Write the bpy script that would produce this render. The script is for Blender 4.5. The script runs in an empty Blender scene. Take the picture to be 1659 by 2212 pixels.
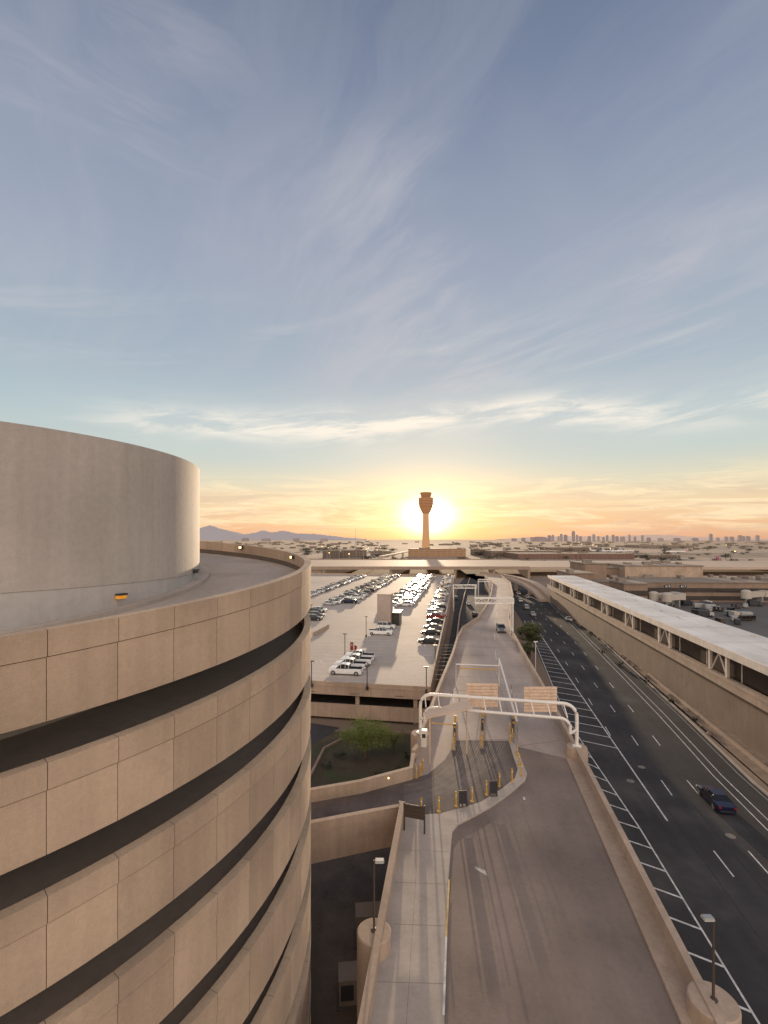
import bpy, math, random, bmesh
from mathutils import Vector, Matrix
R=random.Random(7)
CAMZ=28.0;F=1000.;CX=829.5;HY=1165.
K=.169; HEAD=-math.atan(K)     # street grid heading
def W(px,py,drop):
    Y=F*drop/(py-HY); return ((px-CX)*Y/F, Y)
def LP(v,Y): return (v+K*Y,Y)
scn=bpy.context.scene
scn.view_settings.view_transform='Standard'; scn.view_settings.look='None'; scn.view_settings.exposure=0
# ------------------------------------------------ materials
MATS={}
def painted_haze(m,y0,y1,mx_,col,lo=0.0):
    # distance haze painted in: emission colour mixed over the surface by world Y
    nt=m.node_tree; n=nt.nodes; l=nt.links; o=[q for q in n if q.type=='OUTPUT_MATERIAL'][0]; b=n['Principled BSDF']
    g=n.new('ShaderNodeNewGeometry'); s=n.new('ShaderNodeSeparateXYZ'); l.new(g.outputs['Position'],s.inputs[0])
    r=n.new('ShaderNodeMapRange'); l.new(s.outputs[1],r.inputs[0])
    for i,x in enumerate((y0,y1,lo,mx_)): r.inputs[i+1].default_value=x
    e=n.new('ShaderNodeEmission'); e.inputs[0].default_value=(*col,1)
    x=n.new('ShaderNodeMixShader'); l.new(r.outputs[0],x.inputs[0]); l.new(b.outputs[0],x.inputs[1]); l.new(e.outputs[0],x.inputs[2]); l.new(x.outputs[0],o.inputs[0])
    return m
def mat(name,col,rough=.85,var=.18,scale=.6,bump=.15,tint=False,metal=0,streak=0,emit=None,obj=False,speck=0,coat=0,dirt=None,spec=None,dm=(.5,.68)):
    if name in MATS: return MATS[name]
    m=bpy.data.materials.new(name); m.use_nodes=True; nt=m.node_tree; n=nt.nodes; l=nt.links
    b=n['Principled BSDF']; b.inputs['Roughness'].default_value=rough; b.inputs['Metallic'].default_value=metal
    if spec is not None: b.inputs['Specular IOR Level'].default_value=spec
    if coat: b.inputs['Coat Weight'].default_value=coat
    if emit:
        b.inputs['Emission Color'].default_value=(*emit[:3],1); b.inputs['Emission Strength'].default_value=emit[3]
    if obj:
        tc=n.new('ShaderNodeTexCoord'); pos=tc.outputs['Object']
    else:
        g=n.new('ShaderNodeNewGeometry'); pos=g.outputs['Position']
    def noise(sc,det=5,vec=None,rgh=.6):
        t=n.new('ShaderNodeTexNoise'); t.inputs['Scale'].default_value=sc; t.inputs['Detail'].default_value=det; t.inputs['Roughness'].default_value=rgh
        l.new(vec or pos,t.inputs['Vector']); return t.outputs['Fac']
    def mr(s,a,b_,c,d):
        t=n.new('ShaderNodeMapRange'); l.new(s,t.inputs[0])
        for i,x in enumerate((a,b_,c,d)): t.inputs[i+1].default_value=x
        return t.outputs[0]
    def mul(a,b_):
        t=n.new('ShaderNodeMath'); t.operation='MULTIPLY'; l.new(a,t.inputs[0]); l.new(b_,t.inputs[1]); return t.outputs[0]
    f=mr(noise(scale),.3,.7,1-var,1+var)
    f=mul(f,mr(noise(scale*9,4),.25,.75,1-var*.5,1+var*.5))
    if streak:
        mp=n.new('ShaderNodeMapping'); l.new(pos,mp.inputs[0])
        if streak==1: mp.inputs['Scale'].default_value=(2.2,2.2,.12)       # weather runs down a wall
        else:
            mp.vector_type='TEXTURE'; mp.inputs['Rotation'].default_value=(0,0,HEAD); mp.inputs['Scale'].default_value=(1.3,12,1)   # wheel polish along the lane
        f=mul(f,mr(noise(1.0,4,mp.outputs[0]),.3,.7,1-var*.6,1+var*.45))
    if speck: f=mul(f,mr(noise(40,2),.3,.7,1-speck,1+speck))
    if tint:
        a=n.new('ShaderNodeAttribute'); a.attribute_name='tint'; f=mul(f,mr(a.outputs['Fac'],0,1,.88,1.12))
    mx=n.new('ShaderNodeMix'); mx.data_type='RGBA'; mx.blend_type='MULTIPLY'; mx.inputs[0].default_value=1
    mx.inputs[6].default_value=(*col,1)
    if dirt:
        m2=n.new('ShaderNodeMix'); m2.data_type='RGBA'; l.new(mr(noise(scale*.5,6),dm[0],dm[1],0,1),m2.inputs[0])
        m2.inputs[6].default_value=(*col,1); m2.inputs[7].default_value=(*dirt,1); l.new(m2.outputs[2],mx.inputs[6])
    cb=n.new('ShaderNodeCombineColor')
    for i in range(3): l.new(f,cb.inputs[i])
    l.new(cb.outputs[0],mx.inputs[7]); l.new(mx.outputs[2],b.inputs['Base Color'])
    if bump:
        bp=n.new('ShaderNodeBump'); bp.inputs['Strength'].default_value=bump; bp.inputs['Distance'].default_value=.03
        l.new(noise(scale*25,3),bp.inputs['Height']); l.new(bp.outputs[0],b.inputs['Normal'])
    MATS[name]=m; return m
def paint(name,col,rough=.35,metal=0,coat=0): return mat(name,col,rough,.05,1.5,0,obj=True,metal=metal,coat=coat)
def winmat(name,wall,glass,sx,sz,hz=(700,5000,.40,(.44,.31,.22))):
    if name in MATS: return MATS[name]
    m=bpy.data.materials.new(name); m.use_nodes=True; nt=m.node_tree; n=nt.nodes; l=nt.links; b=n['Principled BSDF']
    g=n.new('ShaderNodeNewGeometry'); s=n.new('ShaderNodeSeparateXYZ'); l.new(g.outputs['Position'],s.inputs[0])
    c=n.new('ShaderNodeCombineXYZ')
    a=n.new('ShaderNodeMath'); a.operation='ADD'; l.new(s.outputs[0],a.inputs[0]); l.new(s.outputs[1],a.inputs[1]); l.new(a.outputs[0],c.inputs[0]); l.new(s.outputs[2],c.inputs[1])
    t=n.new('ShaderNodeTexBrick'); l.new(c.outputs[0],t.inputs[0]); t.offset=0
    t.inputs['Color1'].default_value=(*glass,1); t.inputs['Color2'].default_value=tuple(x*1.4 for x in glass)+(1,); t.inputs['Mortar'].default_value=(*wall,1)
    t.inputs['Scale'].default_value=1; t.inputs['Brick Width'].default_value=sx; t.inputs['Row Height'].default_value=sz; t.inputs['Mortar Size'].default_value=sz*.22
    l.new(t.outputs[0],b.inputs['Base Color']); b.inputs['Roughness'].default_value=.6
    painted_haze(m,*hz)
    MATS[name]=m; return m
M_panel=mat('precast_concrete',(.505,.375,.27),.85,.14,.9,.4,tint=True,streak=1,speck=.07,dirt=(.36,.265,.195),dm=(.42,.68))
M_joint=mat('joint_dark',(.20,.145,.11),.9,.1)  # plain dark colour of joints and slots
M_back=mat('backing_concrete',(.13,.10,.08),.9,.1)
M_stucco=mat('smooth_stucco',(.44,.395,.355),.8,.14,.5,.3,streak=1,speck=.06,dirt=(.345,.305,.275),dm=(.42,.66))
M_stucco2=mat('grey_stucco',(.44,.41,.385),.8,.12,.5,.25,streak=1,speck=.05,dirt=(.37,.345,.32))
M_deck=mat('ramp_concrete',(.40,.335,.285),.8,.18,.4,.2,speck=.06,dirt=(.30,.25,.21))
M_inner=mat('dark_interior',(.085,.072,.065),.9,.2)  # darkness of the shaded interior put into the base colour
M_conc=mat('pavement_concrete',(.43,.345,.29),.8,.15,.25,.2,streak=2,speck=.06,dirt=(.31,.24,.20),dm=(.45,.65))
M_walk=mat('sidewalk_concrete',(.44,.375,.32),.85,.14,.6,.2,speck=.08,dirt=(.34,.285,.24))
M_worn=mat('worn_road',(.275,.212,.178),.85,.15,.40,.3,streak=2,speck=.13,dirt=(.18,.138,.115),spec=.3,dm=(.42,.62))
M_asph=mat('dark_asphalt',(.055,.053,.055),.9,.20,.12,.25,streak=2,speck=.13,spec=.2,dirt=(.08,.075,.073))
M_asph2=mat('brown_asphalt',(.135,.108,.098),.8,.22,.4,.2,streak=2,speck=.10,spec=.3)
M_arc=mat('tyre_polish',(.19,.155,.135),.8,.3,.8,.1)
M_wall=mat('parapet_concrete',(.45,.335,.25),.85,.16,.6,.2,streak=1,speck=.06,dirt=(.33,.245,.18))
M_walldk=mat('retaining_wall',(.29,.205,.15),.9,.16,.4,.2,streak=1,speck=.06,dirt=(.21,.15,.11))  # brown wall colour, deepened to carry the concourse wall's shadow
M_deckpark=mat('parking_deck_concrete',(.43,.36,.305),.8,.14,.08,.1,speck=.07,dirt=(.33,.275,.235))
M_white=mat('white_marking',(.60,.59,.57),.8,.35,1.5,0)
M_faint=mat('worn_marking',(.42,.39,.36),.8,.35,1.2,0)
M_yel=paint('yellow_paint',(.60,.33,.03),.5)
M_yelmark=mat('yellow_marking',(.62,.42,.16),.7,.2,2,0)
M_ground=painted_haze(mat('desert_ground',(.22,.16,.115),.95,.25,.004,.05,dirt=(.30,.22,.16)),400,5000,.36,(.50,.34,.24))
M_soil=mat('garden_soil',(.075,.06,.035),.95,.3,.5,.3,dirt=(.04,.055,.018))
M_gravel=mat('gravel',(.28,.205,.15),.95,.28,.6,.3,speck=.25)
M_steel=paint('white_steel',(.80,.75,.69),.4)
M_gal=paint('galvanised_steel',(.40,.39,.38),.45,.4)
M_dark=paint('dark_metal',(.035,.035,.04),.5)
M_brown=paint('brown_metal',(.07,.05,.04),.5)
M_bark=mat('bark',(.13,.09,.06),.9,.3,3,.3)
M_lamp=mat('lit_lamp',(.9,.6,.3),.5,.05,emit=(1,.62,.25,5.0))
M_orange=mat('orange_lens',(.8,.36,.03),.4,.1,emit=(1,.36,.02,.3))
M_glass=paint('car_glass',(.015,.017,.02),.08)
M_tyre=paint('tyre_rubber',(.02,.02,.02),.8)
M_rim=paint('alloy_rim',(.45,.45,.46),.3,.7)
M_red=paint('tail_light',(.35,.01,.01),.3)
M_hl=paint('head_light',(.75,.75,.72),.2)
# ------------------------------------------------ mesh builder
class MB:
    def __init__(s): s.v=[];s.f=[];s.m=[];s.t=[]
    def add(s,vs,fs,mat=0,tint=.5):
        b=len(s.v); s.v+=[tuple(v) for v in vs]
        for f in fs: s.f.append([b+i for i in f]); s.m.append(mat); s.t.append(tint)
        return s
    def box(s,c,size,rz=0,mat=0,tint=.5,taper=1):
        x,y,z=[q/2 for q in size]; cs,sn=math.cos(rz),math.sin(rz); vs=[]
        for k in(-1,1):
            t=taper if k==1 else 1
            for i,j in((-1,-1),(1,-1),(1,1),(-1,1)):
                a,b=i*x*t,j*y*t; vs.append((c[0]+a*cs-b*sn,c[1]+a*sn+b*cs,c[2]+k*z))
        return s.add(vs,[(3,2,1,0),(4,5,6,7),(0,1,5,4),(1,2,6,5),(2,3,7,6),(3,0,4,7)],mat,tint)
    def prism(s,pts,z0,z1,mat=0,topmat=None):
        n=len(pts); g=lambda z,i: z[i] if isinstance(z,(list,tuple)) else z
        vs=[(p[0],p[1],g(z0,i)) for i,p in enumerate(pts)]+[(p[0],p[1],g(z1,i)) for i,p in enumerate(pts)]
        s.add(vs,[tuple(range(n-1,-1,-1))]+[(i,(i+1)%n,n+(i+1)%n,n+i) for i in range(n)],mat)
        b=len(s.v)-n; s.f.append([b+i for i in range(n)]); s.m.append(mat if topmat is None else topmat); s.t.append(.5); return s
    def sheet(s,pts,z,mat=0):
        return s.add([(p[0],p[1],z) for p in pts],[tuple(range(len(pts)))],mat)
    def wall(s,pts,z0,z1,t,mat=0,closed=False):
        n=len(pts); P=[Vector(p[:2]) for p in pts]; g=lambda z,i: z[i] if isinstance(z,(list,tuple)) else z
        vs=[]
        for i in range(n):
            a=P[max(i-1,0)];b=P[min(i+1,n-1)]; d=(b-a).normalized(); nn=Vector((-d.y,d.x))*t/2
            for q in(P[i]-nn,P[i]+nn):
                vs.append((q.x,q.y,g(z0,i))); vs.append((q.x,q.y,g(z1,i)))
        for i in range(n-1):
            a=4*i;b=a+4
            s.add([vs[a],vs[a+1],vs[a+2],vs[a+3],vs[b],vs[b+1],vs[b+2],vs[b+3]],[(0,4,5,1),(2,3,7,6),(1,5,7,3),(0,2,6,4)]+([(0,1,3,2)] if i==0 else [])+([(4,6,7,5)] if i==n-2 else []),mat,.5)
        return s
    def tube(s,pts,r,n=8,mat=0,cap=True):
        P=[Vector(p) for p in pts]; rings=[]
        for i,p in enumerate(P):
            d=(P[min(i+1,len(P)-1)]-P[max(i-1,0)]).normalized()
            a=d.orthogonal() if abs(d.z)>.9 else d.cross(Vector((0,0,1)))
            a.normalize(); b=d.cross(a); rr=r[i] if isinstance(r,(list,tuple)) else r
            if abs(d.z)>.9:
                a=Vector((1,0,0)); b=d.cross(a).normalized(); a=b.cross(d)
            rings.append([p+a*math.cos(2*math.pi*k/n)*rr+b*math.sin(2*math.pi*k/n)*rr for k in range(n)])
        vs=[v for q in rings for v in q]
        fs=[(i*n+k,i*n+(k+1)%n,(i+1)*n+(k+1)%n,(i+1)*n+k) for i in range(len(P)-1) for k in range(n)]
        if cap: fs+= [tuple(range(n-1,-1,-1)),tuple((len(P)-1)*n+k for k in range(n))]
        return s.add(vs,fs,mat)
    def lathe(s,c,prof,n=32,mat=0,phase=0):
        vs=[(c[0]+r*math.cos(phase+2*math.pi*k/n),c[1]+r*math.sin(phase+2*math.pi*k/n),c[2]+z) for r,z in prof for k in range(n)]
        fs=[(i*n+k,i*n+(k+1)%n,(i+1)*n+(k+1)%n,(i+1)*n+k) for i in range(len(prof)-1) for k in range(n)]
        fs+=[tuple(range(n-1,-1,-1)),tuple((len(prof)-1)*n+k for k in range(n))]
        return s.add(vs,fs,mat)
    def build(s,name,mats,origin=(0,0,0),parent=None,smooth=False,bevel=0):
        me=bpy.data.meshes.new(name); o=origin
        me.from_pydata([(v[0]-o[0],v[1]-o[1],v[2]-o[2]) for v in s.v],[],s.f)
        for m in (mats if isinstance(mats,(list,tuple)) else [mats]): me.materials.append(m)
        me.polygons.foreach_set('material_index',s.m)
        at=me.attributes.new('tint','FLOAT','FACE'); at.data.foreach_set('value',s.t)
        bm=bmesh.new(); bm.from_mesh(me); bmesh.ops.recalc_face_normals(bm,faces=bm.faces); bm.to_mesh(me); bm.free()
        if smooth:
            me.polygons.foreach_set('use_smooth',[True]*len(me.polygons))
            me.set_sharp_from_angle(angle=math.radians(38))
        ob=bpy.data.objects.new(name,me); scn.collection.objects.link(ob)
        if parent: ob.parent=parent
        else: ob.location=o
        if bevel:
            b=ob.modifiers.new('b','BEVEL'); b.width=bevel; b.segments=2; b.limit_method='ANGLE'
        return ob
def tag(o,label,cat,group=None):
    o['label']=label; o['category']=cat
    if group: o['group']=group
    return o
def struct(o,label=None,cat=None):
    o['kind']='structure'
    if label: o['label']=label; o['category']=cat
    return o
def empty(name,loc,label,cat,group=None):
    e=bpy.data.objects.new(name,None); scn.collection.objects.link(e); e.location=loc; e.empty_display_size=.5
    return tag(e,label,cat,group)
def dup(src,loc,rz,group=None):
    c=src.copy(); scn.collection.objects.link(c); c.location=loc; c.rotation_euler=(0,0,rz)
    for ch in src.children:
        k=ch.copy(); scn.collection.objects.link(k); k.parent=c
    if group: c['group']=group
    return c
# ------------------------------------------------ ground
g=MB(); S=40000
g.sheet([(-S,-300),(S,-300),(S,S),(-S,S)],0)
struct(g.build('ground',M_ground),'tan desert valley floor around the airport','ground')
# ------------------------------------------------ spiral ramp tower
C=(-19.7,22.1); RO=16.0; RI=10.1; PITCH=6.4; LEV=3.2
def ztop(t): return CAMZ-1.23+(t-9)/360*PITCH
def pol(r,t): a=math.radians(t); return (C[0]+r*math.cos(a),C[1]+r*math.sin(a))
tower=empty('spiral_ramp_building',(C[0],C[1],0),'round tan concrete spiral parking ramp with stacked parapet bands','building')
O=(C[0],C[1],0)
step=5.625; T1=198.4
for off_,tmin in((0,-1485),(-LEV,-1305)):
    back=MB(); pan=MB(); deck=MB()
    n=int((T1-tmin)/step); 
    for i in range(n):
        t0=T1-(i+1)*step; t1=t0+step; g_=.03; cols=[R.random() for _ in range(2)]; cols[1]=cols[0]*.5+cols[1]*.5
        for h in range(2):
            a=t0+h*step/2; b=a+step/2
            vs=[]
            for t in(a,b):
                z=ztop(t)+off_
                for r in(RO-.30,RO-.03):
                    for zz in(z-2.19,z-.01): vs.append((*pol(r,t),zz))
            back.add(vs,[(0,4,5,1),(2,3,7,6),(1,5,7,3),(0,2,6,4)])
            vs=[]
            for t in(a,b):
                z=ztop(t)+off_
                for r in(RI-.02,RO-.3):
                    for zz in(z-1.30,z-.95): vs.append((*pol(r,t),zz))
            deck.add(vs,[(1,5,7,3)],0); deck.add(vs,[(0,4,5,1),(2,3,7,6),(0,2,6,4)],2)
            vs=[]
            for t in(a,b):
                z=ztop(t)+off_
                for r in(RI,RI+.55):
                    for zz in(z-.95,z-.80): vs.append((*pol(r,t),zz))
            deck.add(vs,[(0,4,5,1),(2,3,7,6),(1,5,7,3),(0,2,6,4)],1)
        jt=R.uniform(-.004,.006)
        for (zl,zh,ci,cap) in((-2.2,-.668,0,0),(-.645,0,1,1)):
            vs=[]; sh=0 if not cap else .07
            ss=(t0+g_+sh,t0+step/2,t1-g_+sh)
            ro=RO+(jt if not cap else .02); ri2=RO-.031 if not cap else RO-.32
            for t in ss:
                z=ztop(t)+off_
                vs+= [(*pol(ri2,t),z+zl),(*pol(ri2,t),z+zh),(*pol(ro,t),z+zl),(*pol(ro,t),z+zh)]
            fs=[(0,1,3,2),(8,10,11,9)]
            for k in(0,4): fs+=[(k,k+4,k+5,k+1),(k+2,k+3,k+7,k+6),(k+1,k+5,k+7,k+3),(k,k+2,k+6,k+4)]
            pan.add(vs,fs,0,cols[ci])
    back.build('parapet_backing',M_back,O,tower)
    pan.build('parapet',M_panel,O,tower)
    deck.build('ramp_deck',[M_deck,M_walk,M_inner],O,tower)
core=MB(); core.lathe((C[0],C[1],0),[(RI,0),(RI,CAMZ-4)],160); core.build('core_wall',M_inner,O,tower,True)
core=MB(); core.lathe((C[0],C[1],0),[(RI,CAMZ-3.98),(RI,CAMZ-1.76)],160); core.build('drum_base',M_stucco2,O,tower,True)
up=MB(); up.lathe((C[0],C[1],0),[(RI+.025,CAMZ-1.75),(RI+.025,CAMZ+3.84),(RI-.3,CAMZ+3.84),(RI-.3,CAMZ+3.4)],192)
up.build('upper_drum',M_stucco,O,tower,True)
for t,zz in((-23,CAMZ-2.25),(8,CAMZ-1.65)):
    m=MB(); x,y=pol(RI+.14,t); a=math.radians(t)
    m.box((x,y,zz),(.18,.34,.13),a,1); m.box((x+.02*math.cos(a),y+.02*math.sin(a),zz+.10),(.22,.38,.07),a,0)
    xx,yy=pol(RI+.06,t); m.tube([(xx,yy,zz-.08),(xx,yy,zz-.75)],.022,6,2)
    x2,y2=pol(RI+.06,t+1.6); x3,y3=pol(RI+.06,t-1.6); m.tube([(xx,yy,zz-.6),(x2,y2,zz-.62),(x2,y2,zz-.95)],.02,6,2); m.tube([(xx,yy,zz-.6),(x3,y3,zz-.6),(x3,y3,zz-.95)],.02,6,2)
    m.build('wall_lamp',[M_dark,M_orange if t<0 else M_dark,M_gal],O,tower)
for t in(55,26.5):
    m=MB(); x,y=pol(RO-.42,t); zz=ztop(t)-.2; a=math.radians(t)
    m.box((x,y,zz),(.16,.34,.22),a,0); x,y=pol(RO-.52,t); m.box((x,y,zz),(.05,.2,.13),a,1)
    m.build('wall_lamp',[M_dark,M_lamp],O,tower)
# ------------------------------------------------ toll roadway platform (z=7)
ZP=7.0; D=21.0
Lp=[(-2.65,8),W(790,2176,D),W(865,1762,D)]
Cf=[W(670,1800,D),(-9.5,32.2)]
Cb=[(-9.5,37.0),W(670,1732,D),W(780,1712,D),W(888,1682,D)]
Lu=[W(903,1625,D),W(912,1590,D),W(925,1560,D),W(950,1490,D),W(978,1420,D),W(988,1385,D),W(1000,1362,D),W(1035,1338,D),W(1052,1310,D),W(1060,1290,D)]
Le=[(51.4,218),(57,262)]
Re=[(66,262),(59.5,218)]
Ru=[W(1108,1290,D),W(1104,1310,D),W(1098,1340,D),W(1107,1372,D),W(1132,1420,D),W(1166,1480,D),W(1200,1545,D)]
Rw=[(18.75,44.7),(14.35,20.77),(12.1,8)]
poly=Lp+[W(888,1682,D)]+Lu+Le+Re+Ru+Rw
m=MB(); m.prism(poly,.0,ZP,1,0); struct(m.build('elevated_roadway',[M_conc,mat('shaft_wall',(.20,.145,.11),.9,.2,.4,.2,streak=1)]),'raised concrete roadway beside the spiral ramp','road')
m=MB(); m.prism([W(865,1762,D)]+Cf+Cb,5.9,ZP-.002); struct(m.build('ramp_link',M_conc),'curved concrete bridge link from roadway to spiral ramp','road')
KERB=[W(955,2400,D),W(960,2176,D),W(968,1910,D),W(977,1800,D),W(990,1783,D),W(1020,1768,D),W(1060,1746,D),W(1105,1714,D),W(1134,1688,D),W(1139,1674,D),W(1130,1652,D),W(1114,1612,D)]
right_in=[W(1222,1638,D),W(1455,2176,D),(10.6,8)]
m=MB(); m.sheet([(1.0,8)]+[KERB[1]]+KERB[2:]+right_in,ZP+.004)
struct(m.build('road',M_worn),'worn brown asphalt exit road','road')
fan_up=[W(1040,1735,D),W(1085,1706,D),W(1112,1684,D),W(1118,1664,D),W(1110,1640,D),W(1098,1600,D)]
side_up=[W(866,1757,D),W(905,1764,D),W(950,1761,D),W(1000,1748,D)]
m=MB(); m.sheet([(-9.5,32.4),W(670,1800,D)]+side_up+fan_up+[W(985,1600,D),W(962,1640,D),W(925,1672,D),W(893,1682,D),W(888,1685,D),W(780,1714,D),W(670,1734,D),(-9.5,36.9)],ZP+.004)
struct(m.build('road',M_asph2),'dark curved asphalt ramp link with polished tyre arcs','road')
m=MB()
for k in range(18):
    a=Vector(W(872,1696+k*3.3,D)); b=Vector(W(975+k*4,1690+k*2.0,D)); c=Vector(W(996+k*5.6,1604,D)); pts=[a*(1-t)**2+b*2*t*(1-t)+c*t*t for t in [i/9 for i in range(10)]]
    m.wall([tuple(p) for p in pts],ZP-.01,ZP+.0065+.0001*k,R.uniform(.05,.16))
struct(m.build('tyre_track',M_arc),'polished tyre arcs sweeping across the asphalt','road')
m=MB(); m.prism([(-2.5,8),(1.0,8)]+KERB[1:]+fan_up[::-1]+side_up[::-1]+[W(790,2176,D)],ZP-.05,ZP+.15)
struct(m.build('sidewalk',M_walk,bevel=.03),'raised concrete footway with curved kerb','pavement')
m=MB()
for py in (1835,1905,1995,2120):
    a=W(866-(py-1762)*.18,py,D-.15); b=W(972-(py-1800)*.03,py+5,D-.15); m.wall([a,b],ZP+.13,ZP+.153,.014)
a=[W(906,1775,D-.15),W(872,2300,D-.15)]; m.wall(a,ZP+.13,ZP+.1535,.012)
struct(m.build('pavement_joint',M_joint),'dark joints between footway slabs','pavement')
m=MB(); m.prism([W(1222,1638,D),(18.6,44.6),(14.2,20.77),(12.0,8),(10.6,8),W(1455,2176,D)],ZP-.05,ZP+.16)
struct(m.build('sidewalk',M_wall,bevel=.02),'tan raised concrete verge along the exit road','pavement')
m=MB()
def linepx(pts,d,z,w,mi=0): m.wall([W(a,b,d) for a,b in pts],z-.01,z,w,mi)
linepx([(958,2200),(964,2030)],D,ZP+.158,.10,0)
linepx([(964,2030),(970,1905)],D,ZP+.158,.10,2)
for p in([(1070,1405),(1072,1425)],[(1068,1368),(1069,1382)],[(1070,1340),(1070,1350)],[(1072,1322),(1072,1330)],[(1074,1308),(1074,1314)]): linepx(p,D,ZP+.012,.14,0)
linepx([(1132,1722),(1133,1728)],D,ZP+.014,.16,0)
for q in range(7): linepx([(1026+q*3.5,1872+q*1.4),(1032+q*3.3,1880+q*2)],D,ZP+.0121+.0002*q,.09,1)
struct(m.build('road_marking',[M_white,M_faint,M_yelmark]),'white and yellow lane paint','road marking')
m=MB()
for p in([(1130,1640),(1222,1642)],[(985,1600),(1098,1597)],[(1114,1612),(1208,1600)],[(1065,1440),(1118,1600)],[(1040,1520),(1028,1600)]):
    m.wall([W(a,b,D) for a,b in p],ZP-.01,ZP+.0085,.04)
def ex(T,y):
    for (x0_,y0_),(x1_,y1_) in zip(T,T[1:]):
        if min(y0_,y1_)<=y<=max(y0_,y1_): return x0_+(x1_-x0_)*(y-y0_)/(y1_-y0_)
for q in range(8):
    Yj=58+q*6.5; xa_,xb_=ex(Lu,Yj),ex(Ru,Yj)
    if xa_ and xb_: m.wall([(xa_+.4,Yj),(xb_-.4,Yj-1)],ZP-.01,ZP+.0083,.035)
struct(m.build('pavement_joint',M_joint),'joints in the concrete toll lanes','pavement')
def pw(pts,z0,z1,label,t=.32):
    m=MB(); m.wall(pts,z0,z1,t)
    m.wall(pts,z1,z1+.07,t+.06)
    o=m.build('parapet_wall',M_wall,(pts[0][0],pts[0][1],0)); return tag(o,label,'wall')
def off(pts,dx): return [(p[0]+dx,p[1]) for p in pts]
pw(off(Lp,.16)+[(W(865,1762,D)[0]-.1,W(865,1762,D)[1]-.02)],5.0,ZP+1.0,'tan concrete parapet beside the footway')
pw([W(865,1762,D)]+[W(770,1780,D)]+Cf,4.9,ZP+.75,'tan parapet wall on the near side of the ramp link')
pw(Cb+[W(893,1650,D)],4.9,ZP+.95,'tan parapet wall on the far side of the ramp link')
pw([W(893,1640,D)]+Lu+Le,.0,ZP+.8,'tan parapet following the roadway edge')
pw((Re+Ru+[(18.6,44.7)])[::1],.0,ZP+.8,'tan parapet along the outer roadway edge')
pw([(18.6,44.7),(14.2,20.77),(12.0,8)],.0,ZP+1.0,'long tan parapet between exit road and highway')
def lamp_post(px,py,drop,dia,h,side,base,label):
    x,y=W(px,py,drop); z=CAMZ-drop
    m=MB(); m.lathe((x,y,0),[(dia/2,0),(dia/2,z-.06),(dia/2-.06,z)],40)
    if base: tag(m.build('concrete_pedestal',M_wall,(x,y,0),None,True),'round tan concrete pier topped flat, carrying a lamp','pedestal','round concrete piers')
    e=empty('street_lamp',(x,y,z),label,'lamp','pole lamps')
    m=MB(); m.tube([(x,y,z),(x,y,z+h)],[.06,.05],10); m.lathe((x,y,z),[(.17,0),(.17,.05),(.1,.08)],12); m.build('pole',M_brown,(x,y,z),e,True)
    m=MB(); m.box((x+side*.28,y-.05,z+h+.02),(.48,.28,.10),0,0,taper=.85); m.box((x+side*.28,y-.05,z+h-.055),(.4,.24,.02),0,1); m.build('lamp_head',[M_gal,M_hl],(x,y,z),e)
    return e
lamp_post(808,2010,20.0,1.75,3.6,1,True,'brown pole with box lamp head on a round pier')
lamp_post(1541,2160,20.0,1.95,3.6,-1,True,'brown pole with box lamp head on a wide round pier')
for px,py,d in((908,1583,20.0),(1246,1612,20.0)):
    x,y=W(px,py,d); m=MB(); m.lathe((x,y,0),[(1.0,0),(1.0,7.7),(.92,8.0)],36)
    tag(m.build('concrete_pedestal',M_wall,(x,y,0),None,True),'round tan concrete pier supporting the toll gantry','pedestal','round concrete piers')
# ------------------------------------------------ toll gantry
x0,y0=W(908,1583,20.); x1,y1=W(1246,1612,20.)
gan=empty('toll_gantry',(x0,y0,8),'white tubular gantry spanning the toll lanes','gantry'); OG=(x0,y0,8)
m=MB()
def arch(ax,ay,bx,by,z0,z1,r,rad=1.2,z0b=None):
    pts=[(ax,ay,z0)]
    dx,dy=bx-ax,by-ay; Ln=math.hypot(dx,dy); ux,uy=dx/Ln,dy/Ln
    for k in range(7):
        a=math.pi/2*k/6; q=rad*(1-math.cos(a)); pts.append((ax+ux*q,ay+uy*q,z1-rad+rad*math.sin(a)))
    for k in range(6,-1,-1):
        a=math.pi/2*k/6; q=Ln-rad*(1-math.cos(a)); pts.append((ax+ux*q,ay+uy*q,z1-rad+rad*math.sin(a)))
    pts.append((bx,by,z0b if z0b is not None else z0)); m.tube(pts,r,12)
arch(x0,y0,x1,y1,8,12.05,.17)
arch(x0+.35,y0-.9,x1-1.0,y1-.9,9.6,11.0,.15,.9)
for t in(.03,.12,.22,.32,.42,.52,.62,.72,.82,.92):
    ax,ay=x0+(x1-x0)*t,y0+(y1-y0)*t; m.tube([(ax,ay,12.0),(ax+.05,ay-.9,11.0)],.06,6)
m.tube([(x0,y0,9.6),(x0+.35,y0-.9,9.6)],.12,8); m.tube([(x1,y1,9.6),(x1-1.0,y1-.9,9.6)],.12,8)
for xx,yy in((x0,y0),(x1,y1)): m.lathe((xx,yy,8),[(.42,0),(.42,.06),(.2,.1)],16)
m.build('frame',M_steel,OG,gan,True)
M_sb=mat('sign_back',(.74,.55,.41),.5,.14,2,0)
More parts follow.
